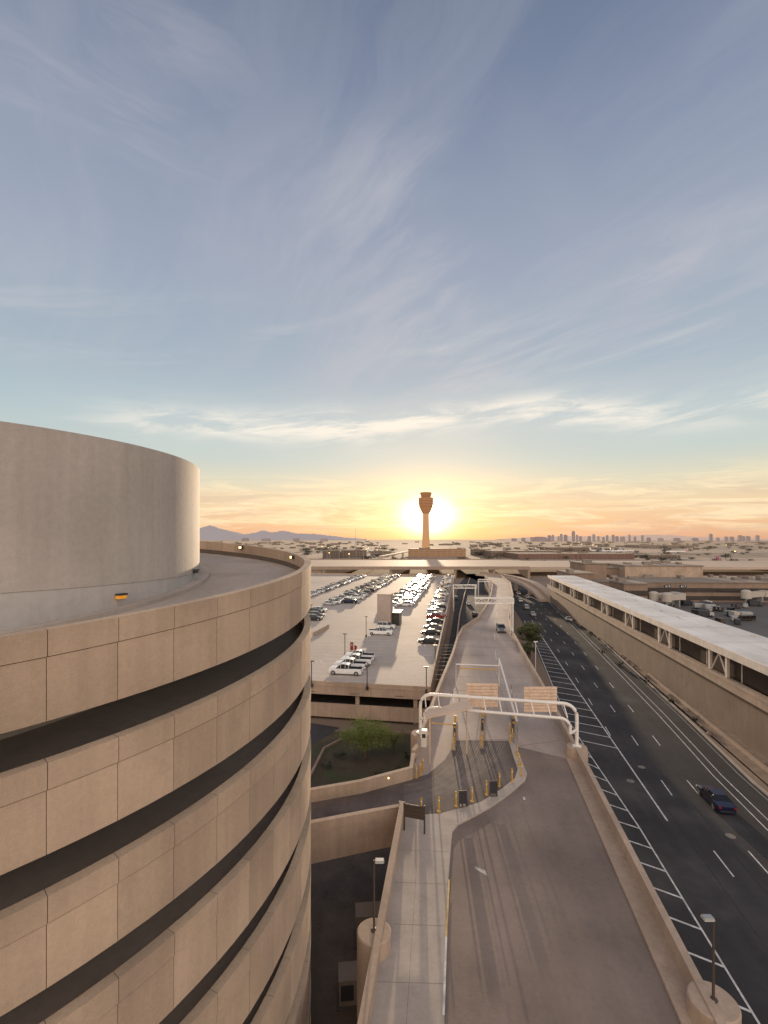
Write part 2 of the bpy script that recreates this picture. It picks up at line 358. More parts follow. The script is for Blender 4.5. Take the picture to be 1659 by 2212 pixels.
def slat_sign(pxl,pxr,pt,pb,Y,parent,orig):
    xa=(pxl-CX)*Y/F; xb=(pxr-CX)*Y/F; za=CAMZ-(pt-HY)*Y/F; zb=CAMZ-(pb-HY)*Y/F
    m=MB(); n=8; hh=(za-zb)/n
    for i in range(n): m.box(((xa+xb)/2,Y,zb+hh*(i+.5)),(xb-xa,.07,hh*.84),0,0)
    m.box(((xa+xb)/2,Y+.06,(za+zb)/2),(xb-xa-.02,.03,za-zb-.05),0,2)
    for k in range(2):
        xx=xa+.6+(xb-xa-1.2)*k; m.box((xx,Y-.07,(za+zb)/2),(.06,.06,za-zb+.15),0,0)
    m.build('sign_panel',[M_sb,M_steel,mat('sign_shade',(.48,.34,.25),.6,.1,2,0)],orig,parent)
slat_sign(1008,1075,1476,1527,50.6,gan,OG); slat_sign(1132,1203,1483,1538,50.0,gan,OG)
Yb=66.0; xl=(985-CX)*Yb/F; xr=(1078-CX)*Yb/F; zb=CAMZ-(1435-HY)*Yb/F
fr=empty('height_barrier',(xl,Yb,7),'white steel overhead beam frame with yellow clearance bar','barrier'); OF=(xl,Yb,7)
m=MB(); m.tube([(xl,Yb,7),(xl,Yb,zb),(xr,Yb,zb-.2),(xr,Yb,7)],.09,10)
Yn=45.; xn=(1117-CX)*Yn/F; zn=CAMZ-(1560-HY)*Yn/F
m.tube([(xr,Yb,zb+.8),(xn,Yn,zn),(xn,Yn,7)],.11,10); m.tube([(xr,Yb,zb-.2),(xr,Yb,zb+.8)],.09,8)
m.build('frame',M_steel,OF,fr,True)
m=MB(); m.tube([(xl+.2,Yb-.2,zb-.5),(xr-.2,Yb-.2,zb-.7)],.07,8); m.build('clearance_bar',M_yel,OF,fr,True)
x,y=W(920,1549,16.5); m=MB()
A=[(x,y),(x+4.6,y+1.5),(x+4.6,y+3.2),(x+.2,y+1.2)]
m.prism(A,[11.3,11.7,11.9,11.5],[11.45,11.85,12.05,11.65]); m.tube([(x+.4,y+.4,7),(x+.4,y+.4,11.4)],.08); m.tube([(x+4.2,y+2.3,7),(x+4.2,y+2.3,11.8)],.08)
tag(m.build('canopy',mat('canopy_tan',(.62,.47,.35),.6,.1,1,0),(x,y,7)),'tan angled canopy over an entry lane','canopy')
# ------------------------------------------------ bollards, machines, arms, signs
bo=MB(); bo.lathe((0,0,0),[(.13,0),(.13,.03),(.065,.04),(.065,1.08),(.055,1.13),(.02,1.15)],14,0); bo.lathe((0,0,.84),[(.069,0),(.069,.08)],14,1)
bsrc=tag(bo.build('bollard',[M_yel,M_hl],(0,0,0),None,True),'yellow steel bollard with reflective band on the kerb','bollard','yellow bollards around the toll lanes')
bl=[(910,1757),(948,1755),(985,1743),(1020,1733),(1051,1718),(1079,1700),(1106,1690),(1127,1678),(1122,1655),(899,1678),(908,1670),(914,1660),(978,1618),(982,1604),(984,1590),(1040,1612),(1043,1600),(1103,1606),(1107,1594),(1101,1580),(1075,1492),(1117,1636)]
for i,(a,b) in enumerate(bl):
    x,y=W(a,b,D-.1); z=ZP+.15 if i<9 else ZP+.005
    if i==0: bsrc.location=(x,y,z)
    else: dup(bsrc,(x,y,z),0)
for px,pa,pb in((980,1622,1560),(1040,1618,1540),(1106,1618,1545)):
    A=Vector(W(px,pa,D));B=Vector(W(px+4,pb,D)); m=MB(); m.wall([A,A.lerp(B,.5),B],ZP-.02,ZP+.12,.42)
    tag(m.build('traffic_island',mat('island_concrete',(.27,.21,.175),.85,.15,1,.1),(A.x,A.y,ZP),None,False,.02),'narrow concrete island between toll lanes','island','toll lane islands')
    P=A.lerp(B,.45); e=empty('ticket_machine',(P.x,P.y,ZP+.12),'slim dark ticket machine with yellow face on an island','machine','toll lane machines'); o=(P.x,P.y,ZP+.12)
    m=MB(); m.box((P.x,P.y,o[2]+.62),(.26,.32,1.24),HEAD,0,taper=.92); m.box((P.x,P.y,o[2]+1.28),(.34,.42,.07),HEAD,1); m.build('housing',[M_brown,M_dark],o,e,False,.02)
    m=MB(); m.box((P.x-.0,P.y-.18,o[2]+1.0),(.18,.03,.18),HEAD,0); m.build('panel',M_yel,o,e)
    P=A.lerp(B,.85); e=empty('barrier_gate',(P.x,P.y,ZP+.12),'lane barrier with a raised striped arm','barrier','toll lane barriers'); o=(P.x,P.y,ZP+.12)
    m=MB(); m.box((P.x,P.y,o[2]+.5),(.24,.24,1.0),HEAD); m.box((P.x,P.y,o[2]+1.03),(.3,.3,.06),HEAD); m.build('housing',M_yel,o,e)
    m=MB(); 
    for k in range(6): m.tube([(P.x-.05*k,P.y,o[2]+.9+.5*k),(P.x-.05*(k+1),P.y,o[2]+.9+.5*(k+1))],.03,6,k%2)
    m.build('arm',[M_steel,M_red],o,e)
for a,b in(((930,1588),(982,1592)),):
    A=W(*a,D);B=W(*b,D); m=MB(); m.tube([(A[0],A[1],ZP),(A[0],A[1],ZP+1.3),(B[0],B[1],ZP+1.3),(B[0],B[1],ZP)],.06,8)
    tag(m.build('guard_rail',M_yel,(A[0],A[1],ZP)),'yellow tubular guard rail across a closed lane','rail')
x,y=W(915,1612,D); e=empty('pay_station',(x,y,ZP),'white payment kiosk beside the lane','kiosk'); m=MB(); m.box((x,y,ZP+.8),(.6,.5,1.6),HEAD); m.box((x,y,ZP+1.65),(.75,.65,.08),HEAD); m.build('housing',M_steel,(x,y,ZP),e,False,.03); m=MB(); m.box((x,y-.27,ZP+1.15),(.35,.03,.4),HEAD); m.build('screen',M_dark,(x,y,ZP),e)
x,y=W(895,1797,D-.15); z=ZP+.15; e=empty('notice_board',(x,y,z),'brown metal sign panel on two posts, seen from behind','sign')
a=-.3
for s_ in(-1,1):
    m=MB(); m.box((x+s_*.74*math.cos(a),y+s_*.74*math.sin(a),z+1.0),(.1,.1,2.0),a); m.build('post',M_brown,(x,y,z),e)
m=MB(); m.box((x,y-.02,z+1.45),(1.5,.06,.95),a); 
for q in(-.3,0,.3): m.box((x,y-.07,z+1.45+q),(1.4,.04,.05),a)
m.build('panel',M_brown,(x,y,z),e)
for px,py in((1000,1740),(1066,1718)):
    x,y=W(px,py,D-.15); m=MB(); e=empty('sandwich_board',(x,y,ZP+.15),'black freestanding sign board on the footway','sign','black sign boards'); o=(x,y,ZP+.15)
    m.box((x,y,o[2]+.65),(.58,.05,.95),.1,0); m.build('panel',M_dark,o,e)
    m=MB()
    for s_ in(-1,1): m.box((x+s_*.3,y+s_*.03,o[2]+.58),(.05,.08,1.16),.1)
    m.box((x,y,o[2]+.03),(.62,.4,.06),.1); m.box((x,y,o[2]+1.15),(.66,.07,.05),.1); m.build('frame',M_brown,o,e)
for px,py,s_ in((752,2085,(1.1,1.2,1.5)),(797,1965,(1.8,1.2,1.9))):
    x,y=W(px,py,26); e=empty('electrical_cabinet',(x,y,0),'grey steel equipment cabinet in the narrow yard','cabinet','equipment cabinets')
    mc=paint('cabinet_grey',(.22,.18,.15),.6)
    m=MB(); m.box((x,y,s_[2]/2+.1),s_,.1,0); m.box((x,y,s_[2]+.13),(s_[0]+.1,s_[1]+.1,.06),.1,0); m.box((x,y,.05),(s_[0]+.3,s_[1]+.3,.1),.1,1); m.build('housing',[mc,M_inner],(x,y,0),e,False,.02)
    m=MB(); m.box((x,y-s_[1]/2-.03,.9),(s_[0]*.7,.03,.9),.1); m.build('vent',M_dark,(x,y,0),e)
m=MB(); m.sheet([(-9,4),(2,4),(6,42.5),(-12,41)],.004); struct(m.build('yard',mat('yard_dark',(.10,.078,.062),.9,.3,.4,.2)),'dark bare yard between ramp and roadway','ground')
for px,py in((744,1693),(838,1674)):
    x,y=W(px,py,20.25); m=MB(); m.box((x,y-.28,CAMZ-20.3),(.3,.16,.2),-.1,0); m.box((x,y-.38,CAMZ-20.32),(.2,.05,.12),-.1,1)
    tag(m.build('wall_lamp',[M_dark,M_lamp],(x,y,CAMZ-20.4)),'small lit bulkhead lamp on the parapet','lamp','bulkhead lamps')
# ------------------------------------------------ main highway
YL=[(4,12.6),(20,13.2),(45,14.0),(64,15.6),(84,16.9),(114,18.6),(160,20.4),(207,21),(267,16.4),(329,7.6),(420,-8)]
YR=[(4,33),(53,33.3),(73,35),(106,37),(151,39.6),(207,43),(267,43),(329,37),(420,24)]
def itp(T,y):
    for (a,b),(c,d) in zip(T,T[1:]):
        if y<=c: return b+(d-b)*(y-a)/(c-a)
    return T[-1][1]
def RP(s,y): 
    a,b=itp(YL,y),itp(YR,y); return LP(a+(b-a)*s,y)
ys=[4,20,35,45,55,64,74,84,98,114,135,160,185,207,235,267,300,329,370,420]
m=MB(); m.sheet([RP(0,y) for y in ys]+[RP(1,y) for y in ys[::-1]],.008)
struct(m.build('highway',M_asph),'wide dark asphalt airport highway','road')
m=MB()
def strip(s,a,b,w,mi=0,z=.016):
    yy=[a]+[y for y in ys if a<y<b]+[b]; L=[RP(s,y) for y in yy]
    m.add([(p[0]-w/2,p[1],z) for p in L]+[(p[0]+w/2,p[1],z) for p in L],[(i,i+1,len(L)+i+1,len(L)+i) for i in range(len(L)-1)],mi)
for s_ in(.45,.61): 
    y=14
    while y<330: strip(s_,y,y+3.2,.13); y+=12.2
y=66
while y<330: strip(.29,y,y+3.2,.13); y+=12.2
strip(.80,8,400,.12,0); strip(.855,8,400,.12,0); strip(.97,8,400,.09,1)
E=[(8,16.8),(20,17.15),(45,17.2),(60,16.6),(72,16.4),(90,17.4),(120,19.4),(160,21.4)]; G=[(46,20.4),(70,21.0),(100,21.8),(130,22.8),(160,24)]
def poly_line(T,w,z=.017):
    m.wall([LP(v,y) for y,v in T],.006,z,w)
poly_line(E,.14); poly_line(G,.17,.0175)
y=10
while y<66:
    e_=itp(E,y); m.wall([LP(itp(YL,y)+.3,y+1.9),LP(e_,y)],.006,.0168,.17); y+=2.9
y=62
while y<150:
    m.wall([LP(itp(E,y)+.1,y+2.4),LP(itp(G,y),y)],.006,.0169,.17); y+=3.4
y=66
while y<72: m.wall([LP(itp(YL,y)+.3,y+1.9),LP(itp(E,y),y)],.006,.0168,.17); y+=3
struct(m.build('road_marking',[M_white,M_faint]),'white lane lines and diagonal gore hatching','road marking')
m=MB()
for px,py in((1362,1687),(1386,1657),(1578,1806)):
    x,y=W(px,py,28); m.lathe((x,y,0),[(.42,.0),(.42,.0135)],20)
struct(m.build('manhole_cover',mat('cover_metal',(.20,.18,.16),.7,.2,3,0)),'pale round utility covers in the asphalt','road')
m=MB()
for s_ in(.37,.53,.705): 
    yy=[8]+ys[2:16]; L=[RP(s_,y) for y in yy]; m.wall(L,.004,.0122,.05)
struct(m.build('road_seam',mat('tar_patch',(.038,.036,.036),.9,.25,.5,.2,speck=.12,spec=.2)),'dark tar seams between the asphalt lanes','road')
vy=[4,30,53,73,106,151,207]
m=MB(); m.prism([LP(itp(YR,y)+.0,y) for y in vy]+[LP(itp(YR,y)+.35,y) for y in vy[::-1]],0,.16); struct(m.build('kerb',M_walk),'concrete kerb at the highway edge','kerb')
m=MB(); m.sheet([LP(itp(YR,y)+.35,y) for y in vy]+[LP(47,207),LP(39.2,150),LP(39.2,4)],.06); struct(m.build('verge',M_gravel),'gravel verge below the concourse wall','ground')
m=MB(); m.wall([LP(36.6,20),LP(36.6,53),LP(37.4,73),LP(38.2,95)],.05,.5,.3); tag(m.build('garden_edging',M_wall,(*LP(36.6,20),0)),'low tan edging wall along the gravel verge','wall')
for i in range(26):
    y=R.uniform(40,150); lo=itp(YR,y)+.9; v=R.uniform(lo,38.2) if lo<38.2 else 38.3; x,yy=LP(v,y); r=R.uniform(.25,.6)
    m=MB(); m.lathe((x,yy,0),[(r,0),(r*1.1,r*.3),(r*.8,r*.7),(r*.3,r*.9)],7,0,R.random()); 
    m.v=[(a+R.uniform(-.1,.1)*r,b+R.uniform(-.1,.1)*r,c) for a,b,c in m.v]
    tag(m.build('boulder',M_gravel,(x,yy,0)),'small tan landscaping boulder on the gravel','rock','landscaping boulders')
m=MB(); m.sheet([W(940,1520,28),W(968,1400,28),W(980,1330,28),W(984,1290,28),W(992,1262,28),W(1010,1240,28),W(1045,1245,28),W(1045,1262,28),W(1060,1285,28),W(1045,1312,28),W(1006,1355,28),W(1000,1400,28),W(985,1520,28)],.008)
struct(m.build('road',M_asph),'lower dark service road beside the parking deck','road')
m=MB(); m.wall([W(a,b,28) for a,b in [(985,1400),(993,1330),(1005,1280),(1015,1250)]],.0,.9,.4)
tag(m.build('barrier_wall',M_wall),'low concrete divider on the service road','wall')
# ------------------------------------------------ concourse building with white roof
e=empty('concourse_building',(*LP(44,120),0),'long tan concourse with white flat roof and braced window band','building'); OC=(*LP(44,120),0)
Y0,Y1=30,205
def vb(m,v0,v1,a,b,z0,z1,mi=0): m.prism([LP(v0,a),LP(v1,a),LP(v1,b),LP(v0,b)],z0,z1,mi)
M_roof=mat('white_roof',(.74,.72,.70),.6,.15,.25,.05,streak=2,dirt=(.50,.47,.44),dm=(.4,.66))
m=MB(); vb(m,38.2,49.6,Y0,Y1,11.4,12.0,0); m.build('roof',M_roof,OC,e)
m=MB()
for y in range(36,205,12): vb(m,38.4,49.4,y,y+.08,12.0,12.02)
vb(m,44,44.08,Y0,Y1,12.0,12.021)
for y in range(40,200,9): 
    v=R.uniform(42,48); vb(m,v,v+.5,y,y+.6,12.0,12.2)
m.build('roof_seam',mat('roof_seam',(.46,.42,.39),.7),OC,e)
m=MB(); vb(m,37.85,38.19,Y0,Y1,11.1,12.18); m.build('roof_edge',mat('roof_edge_white',(.68,.59,.52),.6,.14,.5,0,streak=1),OC,e)
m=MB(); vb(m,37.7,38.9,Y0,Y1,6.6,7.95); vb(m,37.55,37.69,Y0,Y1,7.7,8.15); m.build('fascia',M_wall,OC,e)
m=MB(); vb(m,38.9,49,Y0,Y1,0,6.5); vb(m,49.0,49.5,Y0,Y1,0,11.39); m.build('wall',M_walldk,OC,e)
m=MB(); vb(m,39.1,48.9,Y0+.2,Y1-.2,7.96,11.38); vb(m,38.95,38.99,Y0,Y1,6.5,6.59); m.build('window_band',mat('concourse_glass',(.035,.022,.016),.35,.3,.3,0),OC,e)  # second thin strip is no window: painted shadow line below the fascia
bay=4.6; k=0; y=Y0; M_tr=mat('truss_tan',(.66,.56,.48),.7,.1,1,0)
while y<Y1:
    if k%4 in(0,1) or k%4==3:
        m=MB()
        def bar(p,q,w=.27):
            m.tube([Vector(p),Vector(q)],w/2,4)
        if k%4!=3: vb(m,38.2,38.6,y,y+.5,7.95,11.1)
        a0,a1=y+.3,y+bay
        if k%4==0:
            bar((*LP(38.42,a0),8.0),(*LP(38.42,(a0+a1)/2),11.05)); bar((*LP(38.42,(a0+a1)/2),11.05),(*LP(38.42,a1),8.0))
        else:
            vb(m,38.95,39.08,y+bay*.5,y+bay*.5+.12,7.95,11.1)
        m.build('truss',M_tr,OC,e)
    y+=bay; k+=1
# ------------------------------------------------ parking structure
FR=Vector(W(930,1497,23)); dd=Vector((math.sin(-HEAD),math.cos(HEAD))); pp=Vector((-math.cos(HEAD),math.sin(-HEAD)))
def DP(l,u):
    q=FR+pp*l+dd*u; return (q.x,q.y)
e=empty('parking_structure',(*DP(40,100),0),'tan concrete parking structure with open rooftop deck','building'); OP=(*DP(40,100),0)
def db(m,l0,l1,u0,u1,z0,z1,mi=0): m.prism([DP(l0,u0),DP(l0,u1),DP(l1,u1),DP(l1,u0)],z0,z1,mi)
WD,LN=110,222
m=MB(); db(m,.3,WD,.3,LN,4.5,5.0); m.build('roof_deck',M_deckpark,OP,e)
m=MB(); db(m,.3,WD,.3,LN,1.2,1.7); m.build('floor',M_inner,OP,e)
m=MB(); db(m,4,WD,14,LN,0,4.49); m.build('inner_wall',M_inner,OP,e)
m=MB()
db(m,0,WD,0,.29,3.9,5.9); db(m,-.02,WD,-.06,-.002,5.2,5.4); db(m,0,WD,0,.29,.4,2.5)
db(m,0,.29,.3,LN,3.9,5.9); db(m,0,.29,.3,LN,.4,2.5)
db(m,WD,WD+.3,0,LN,.4,5.9); db(m,0,WD,LN,LN+.3,.4,5.9)
m.build('parapet',M_wall,OP,e)
for l in range(2,110,9): m=MB(); db(m,l,l+.6,.35,.95,0,4.49); m.build('column',M_wall,OP,e)
for u in range(9,220,9): m=MB(); db(m,.35,.9,u,u+.6,0,4.49); m.build('column',M_wall,OP,e)
m=MB()
for l in [x*3.05 for x in range(36)]: db(m,l,l+.03,-.012,-.001,3.9,5.19); db(m,l,l+.03,-.012,-.001,.4,2.5)
m.build('panel_joint',M_joint,OP,e)
m=MB()
for l in range(4,104,7): db(m,l,l+1.4,-.014,-.001,4.15,4.3)
m.build('drain_slot',M_joint,OP,e)
m=MB()
rows=[(-62,'a'),(-46.5,'a'),(-41,'b'),(-24.5,'a'),(-19,'b'),(-8.3,'b')]
for v,_ in rows:
    y=75
    while y<285:
        if not (v<-30 and y<125) :
            m.wall([LP(v-2.6,y),LP(v+2.6,y)],4.99,5.004,.12)
        y+=2.75
for y in [76+2.75*i for i in range(10)]:
    m.wall([LP(-12.5,y),LP(-1.5-.0,y)],4.99,5.006,.11,1)
    m.wall([LP(-34,y),LP(-25,y)],4.99,5.006,.11,1)
for i in range(9): m.wall([LP(-26-i*.9,86),LP(-27.5-i*.9,89)],4.99,5.007,.12,1)
for i in range(14): m.wall([LP(-22-i*.8,73.2),LP(-23-i*.8,75)],4.99,5.007,.12,1)
for i in range(8): m.wall([LP(-17.5,118+i*2.2),LP(-12.5,120+i*2.2)],4.99,5.007,.12)
struct(m.build('road_marking',[mat('deck_marking',(.64,.59,.54),.8,.3,1.2,0),M_white]),'white parking bay lines on the deck','road marking')
# ------------------------------------------------ vehicles
ST={'sedan':[(-2.35,.78,.85,.87,.68),(-2.2,.88,.95,.98,.74),(-1.6,.9,.98,1.04,.74),(-.95,.9,.95,1.40,.6),(0,.91,.93,1.45,.62),(.4,.91,.92,1.40,.6),(1.2,.9,.9,.96,.72),(2.0,.87,.78,.83,.68),(2.32,.76,.62,.66,.58)],
'suv':[(-2.4,.84,1.05,1.08,.74),(-2.3,.92,1.08,1.15,.76),(-2.0,.94,1.1,1.66,.68),(-.8,.95,1.08,1.74,.7),(.2,.95,1.06,1.72,.69),(.55,.95,1.05,1.64,.67),(1.25,.94,1.03,1.10,.76),(2.1,.92,.98,1.03,.74),(2.42,.82,.8,.85,.66)],
'pickup':[(-2.9,.9,1.08,1.10,.84),(-2.85,.96,1.12,1.14,.88),(-.75,.97,1.12,1.14,.88),(-.7,.97,1.12,1.72,.72),(-.1,.98,1.12,1.85,.74),(.7,.98,1.12,1.83,.73),(1.5,.97,1.13,1.2,.82),(2.6,.95,1.08,1.14,.8),(2.88,.86,.9,.95,.72)]}
def car_meshes(kind,single=True):
    st=ST[kind]; body=MB(); gl=MB(); wh=[]
    rings=[]
    for x,hw,zb,zr,hr in st:
        rings.append([(x,-hw*.92,.26),(x,-hw,.5),(x,-hw,zb),(x,-hr,zr),(x,hr,zr),(x,hw,zb),(x,hw,.5),(x,hw*.92,.26)])
    for i in range(len(st)-1):
        A,B=rings[i],rings[i+1]; h0=st[i][3]-st[i][2]; h1=st[i+1][3]-st[i+1][2]
        for k in range(8):
            q=[A[k],A[(k+1)%8],B[(k+1)%8],B[k]]; glass=False
            if k in(2,4) and max(h0,h1)>.3 and not(kind=='pickup' and i<3): glass=True
            if k==3 and abs(h0-h1)>.3: glass=True
            if kind=='pickup' and i==1 and k==3:
                z=.65; a=[(st[1][0]+.1,-.78,1.14),(st[1][0]+.1,.78,1.14),(st[2][0]-.0,.78,1.14),(st[2][0]-.0,-.78,1.14)]
                b=[(p[0],p[1],z) for p in a]; body.add(a+b,[(4,5,6,7),(0,1,5,4),(2,3,7,6),(1,2,6,5),(3,0,4,7)],1)
                body.add([A[3],(a[0]),(a[3]),B[3]],[(0,1,2,3)],0); body.add([A[4],a[1],a[2],B[4]],[(0,1,2,3)],0); continue
            if glass: gl.add(q,[(0,1,2,3)],0)
            else: body.add(q,[(0,1,2,3)],0)
    body.add(rings[0],[tuple(range(8))],0); body.add(rings[-1],[tuple(range(8))],0)
    for i in range(len(st)):
        if st[i][3]-st[i][2]>.3:
            for k in(2,4):
                a=Vector(rings[i][k]); b=Vector(rings[i][k+1]); body.tube([a,b],.045,4,0)
    L=st[-1][0]; wr=.34 if kind=='sedan' else .39
    fx=L-.88; rx=st[0][0]+.9; W_=[]
    for x in(fx,rx):
        for s_ in(-1,1):
            w=MB(); hw=max(q[1] for q in st)
            w.tube([(x,s_*(hw-.2),wr),(x,s_*(hw+.02),wr)],wr,16,0); w.tube([(x,s_*(hw+.0),wr),(x,s_*(hw+.03),wr)],wr*.62,12,1); W_.append((w,(x,s_*hw,wr)))
    lt=MB()
    for s_ in(-1,1):
        lt.box((L-.09,s_*(st[-1][1]-.1),st[-1][2]-.03),(.22,.34,.13),0,0); lt.box((st[0][0]+.07,s_*(st[0][1]-.08),st[0][2]-.08),(.2,.24,.18),0,1)
    b1=MB().box((L-.05,0,.42),(.14,1.2,.2),0,0); b2=MB().box((st[0][0]+.05,0,.42),(.14,1.3,.16),0,0)
    mi=[MB().box((st[5][0]+.35,s_*(st[5][1]+.08),st[5][2]+.06),(.14,.2,.14),0,0) for s_ in(-1,1)]
    return body,gl,W_,lt,(b1,b2),mi
def merge(dst,src,mp):
    b=len(dst.v); dst.v+=src.v
    for f,m_,t in zip(src.f,src.m,src.t): dst.f.append([b+i for i in f]); dst.m.append(mp[m_]); dst.t.append(t)
PA={'white':paint('car_white',(.80,.79,.77),.3,0,.5),'black':paint('car_black',(.03,.03,.032),.25,0,.5),'silver':paint('car_silver',(.54,.54,.54),.35,.2,.5),'grey':paint('car_grey',(.17,.17,.17),.3,.3,.5),'red':paint('car_red',(.24,.02,.02),.3,0,.5),'blue':paint('car_blue',(.010,.014,.05),.35,.2,.3),'tan':paint('car_tan',(.40,.34,.27),.35,.3,.5)}
SM={}
def simple_car(kind,col,loc,rz,label,cat,group=None):
    key=(kind,col)
    nm={'sedan':'parked_car','suv':'parked_suv','pickup':'pickup_truck'}[kind]
    if key not in SM:
        b,g_,w,lt,bu,mi=car_meshes(kind); a=MB(); merge(a,b,{0:0,1:2}); merge(a,g_,{0:1})
        for q,_ in w: merge(a,q,{0:2,1:3})
        merge(a,lt,{0:4,1:5})
        for q in bu+tuple(mi): merge(a,q,{0:2})
        o=a.build(nm,[PA[col],M_glass,M_tyre,M_rim,M_hl,M_red],(0,0,0)); SM[key]=o.data
    else:
        o=bpy.data.objects.new(nm,SM[key]); scn.collection.objects.link(o)
    o.location=loc; o.rotation_euler=(0,0,rz); return tag(o,label,cat,group)
def full_car(kind,col,loc,rz,label,cat,group=None,name=None):
    b,g_,w,lt,bu,mi=car_meshes(kind); e=empty(name or {'sedan':'car','suv':'suv','pickup':'pickup_truck'}[kind],loc,label,cat,group); e.rotation_euler=(0,0,rz)
    b.build('body',[PA[col],M_dark],(0,0,0),e,True,.03); g_.build('window',M_glass,(0,0,0),e)
    for q,o in w:
        k=q.build('wheel',[M_tyre,M_rim],o,e,True); k.location=o
    for s_ in(-1,1):
        st=ST[kind]; L=st[-1][0]
        h=MB(); h.box((L-.09,s_*(st[-1][1]-.1),st[-1][2]-.03),(.22,.34,.13)); h.build('headlight',M_hl,(0,0,0),e)
        h=MB(); h.box((st[0][0]+.07,s_*(st[0][1]-.08),st[0][2]-.08),(.2,.24,.18)); h.build('tail_light',M_red,(0,0,0),e)
    for q in bu: q.build('bumper',M_dark,(0,0,0),e)
    for q in mi: q.build('wing_mirror',PA[col],(0,0,0),e)
    return e
HX=HEAD
for px,py in((747,1456),(757,1444),(770,1434),(777,1425),(822,1371)):
    x,y=W(px,py,23); full_car('pickup','white',(x,y,5.01),HX+(math.pi if px!=822 else 0),'white work pickup truck parked on the open deck' ,'pickup truck','white pickup trucks on the deck')
x,y=W(834,1358,23); full_car('suv','white',(x,y,5.01),HX,'white SUV parked beside a pickup on the deck','car')
for px,py,c in((926,1390,'black'),(930,1371,'black'),(935,1359,'grey'),(943,1336,'red'),(940,1346,'black')):
    x,y=W(px,py,23); full_car('sedan' if c!='red' else 'pickup',c,(x,y,5.01),HX+math.pi,'%s car parked by the deck edge'%c if c!='red' else 'dark red pickup truck parked by the deck edge','car')
cnt=0
cols=['white']*14+['silver']*6+['black']*3+['grey']*2+['tan','tan','red','blue']
for v,_ in rows:
    y={-62:165,-46.5:158,-41:160,-24.5:145,-19:158,-8.3:140}[v]
    while y<286:
        if R.random()<.86 and cnt<290:
            k=R.choice(['sedan','suv','suv','pickup','sedan']); c=R.choice(cols); x,yy=LP(v+R.uniform(-.5,.5),y+1.37+R.uniform(-.15,.15))
            lab={'sedan':'%s sedan parked in a row on the deck','suv':'%s SUV parked in a row on the deck','pickup':'%s pickup parked in a row on the deck'}[k]%c
            simple_car(k,c,(x,yy,5.01),HX+(math.pi if R.random()<.5 else 0)+R.uniform(-.04,.04),lab,'car' if k!='pickup' else 'pickup truck','cars parked on the rooftop deck'); cnt+=1
        y+=2.75
for px,py in((680,1325),(683,1333),(678,1340),(690,1322)):
    x,y=W(px,py,23); simple_car('suv',R.choice(['white','grey','black']),(x,y,5.01),HX,'SUV parked on the deck near the spiral ramp','car','cars parked on the rooftop deck')
RZ=math.pi/2+HEAD
x,y=W(1545,1735,28); full_car('sedan','blue',(x,y,.02),RZ,'dark blue sedan driving on the highway','car')
x,y=W(1082,1364,21); full_car('suv','grey',(x,y,7.02),-math.pi/2+HEAD,'grey SUV driving toward the toll lanes','car')
for px,py,k,c in((1228,1341,'sedan','white'),(1182,1298,'suv','black'),(1137,1315,'suv','silver'),(1151,1330,'sedan','silver'),(1145,1259,'sedan','white'),(985,1295,'suv','grey'),(1012,1306,'sedan','white'),(1026,1332,'suv','black'),(1068,1265,'sedan','grey'),(1186,1275,'sedan','white'),(1090,1283,'suv','white'),(1104,1290,'sedan','black'),(1124,1300,'sedan','white'),(1100,1275,'sedan','silver'),(1078,1272,'suv','black'),(1120,1284,'sedan','white'),(1140,1292,'suv','silver')):
    x,y=W(px,py,28); simple_car(k,c,(x,y,.02),RZ,'%s car driving on the airport road'%c,'car','cars on the roads')
# ------------------------------------------------ deck furniture
def deck_lamp(px,py,drop,h,col=M_dark):
    x,y=W(px,py,drop); z=CAMZ-drop
    e=empty('street_lamp',(x,y,z),'dark slim pole with small box lamp on the deck','lamp','parking deck lamps'); o=(x,y,z)
    m=MB(); m.tube([(x,y,z),(x,y,z+h)],.07,8); m.lathe((x,y,z),[(.22,0),(.22,.5),(.12,.55)],10); m.build('pole',col,o,e)
    m=MB(); m.box((x,y,z+h+.03),(.75,.3,.14),HEAD); m.build('lamp_head',col,o,e)
for a in((745,1418,23,4.4),(791,1376,23,4.8),(793,1490,23,3.6),(921,1496,23,3.8),(673,1484,23,4.0),(940,1434,23,3.4),(672,1340,23,4.4),(963,1300,23,5)): deck_lamp(*a)
deck_lamp(1157,1475,28,8.0,M_steel)
x,y=W(760,1404,23); e=empty('fire_cabinet',(x,y,5),'dark red equipment cabinet on the parking deck','cabinet'); m=MB(); m.box((x,y,5.85),(.6,.5,1.6),HEAD); m.box((x+.8,y,5.5),(.5,.5,1.0),HEAD); m.build('housing',PA['red'],(x,y,5),e,False,.03); m=MB(); m.box((x,y-.27,6.1),(.3,.03,.4),HEAD); m.build('panel',M_gal,(x,y,5),e)
x,y=W(832,1350,23); e=empty('stair_tower',(x,y,5),'plain tan stair tower rising from the parking deck','building'); o=(x,y,5)
m=MB(); m.box((x,y,9.2),(3.6,4.2,8.4),HEAD); m.box((x,y,13.45),(3.8,4.4,.12),HEAD); m.build('wall',M_conc,o,e,False,.03)
m=MB(); m.box((x+3,y+1.5,8.4),(3.0,6,.25),HEAD); m.build('canopy',M_brown,o,e)
m=MB(); m.box((x+3,y+1.5,6.6),(2.4,5,3.2),HEAD); m.build('lobby',paint('lobby_glass',(.05,.045,.04),.3),o,e)
m=MB(); A=W(676,1368,22.2);B=W(710,1350,22.2); m.wall([A,B],5,6,.3); tag(m.build('parapet_wall',M_wall,(A[0],A[1],5)),'short tan parapet wall on the parking deck','wall')
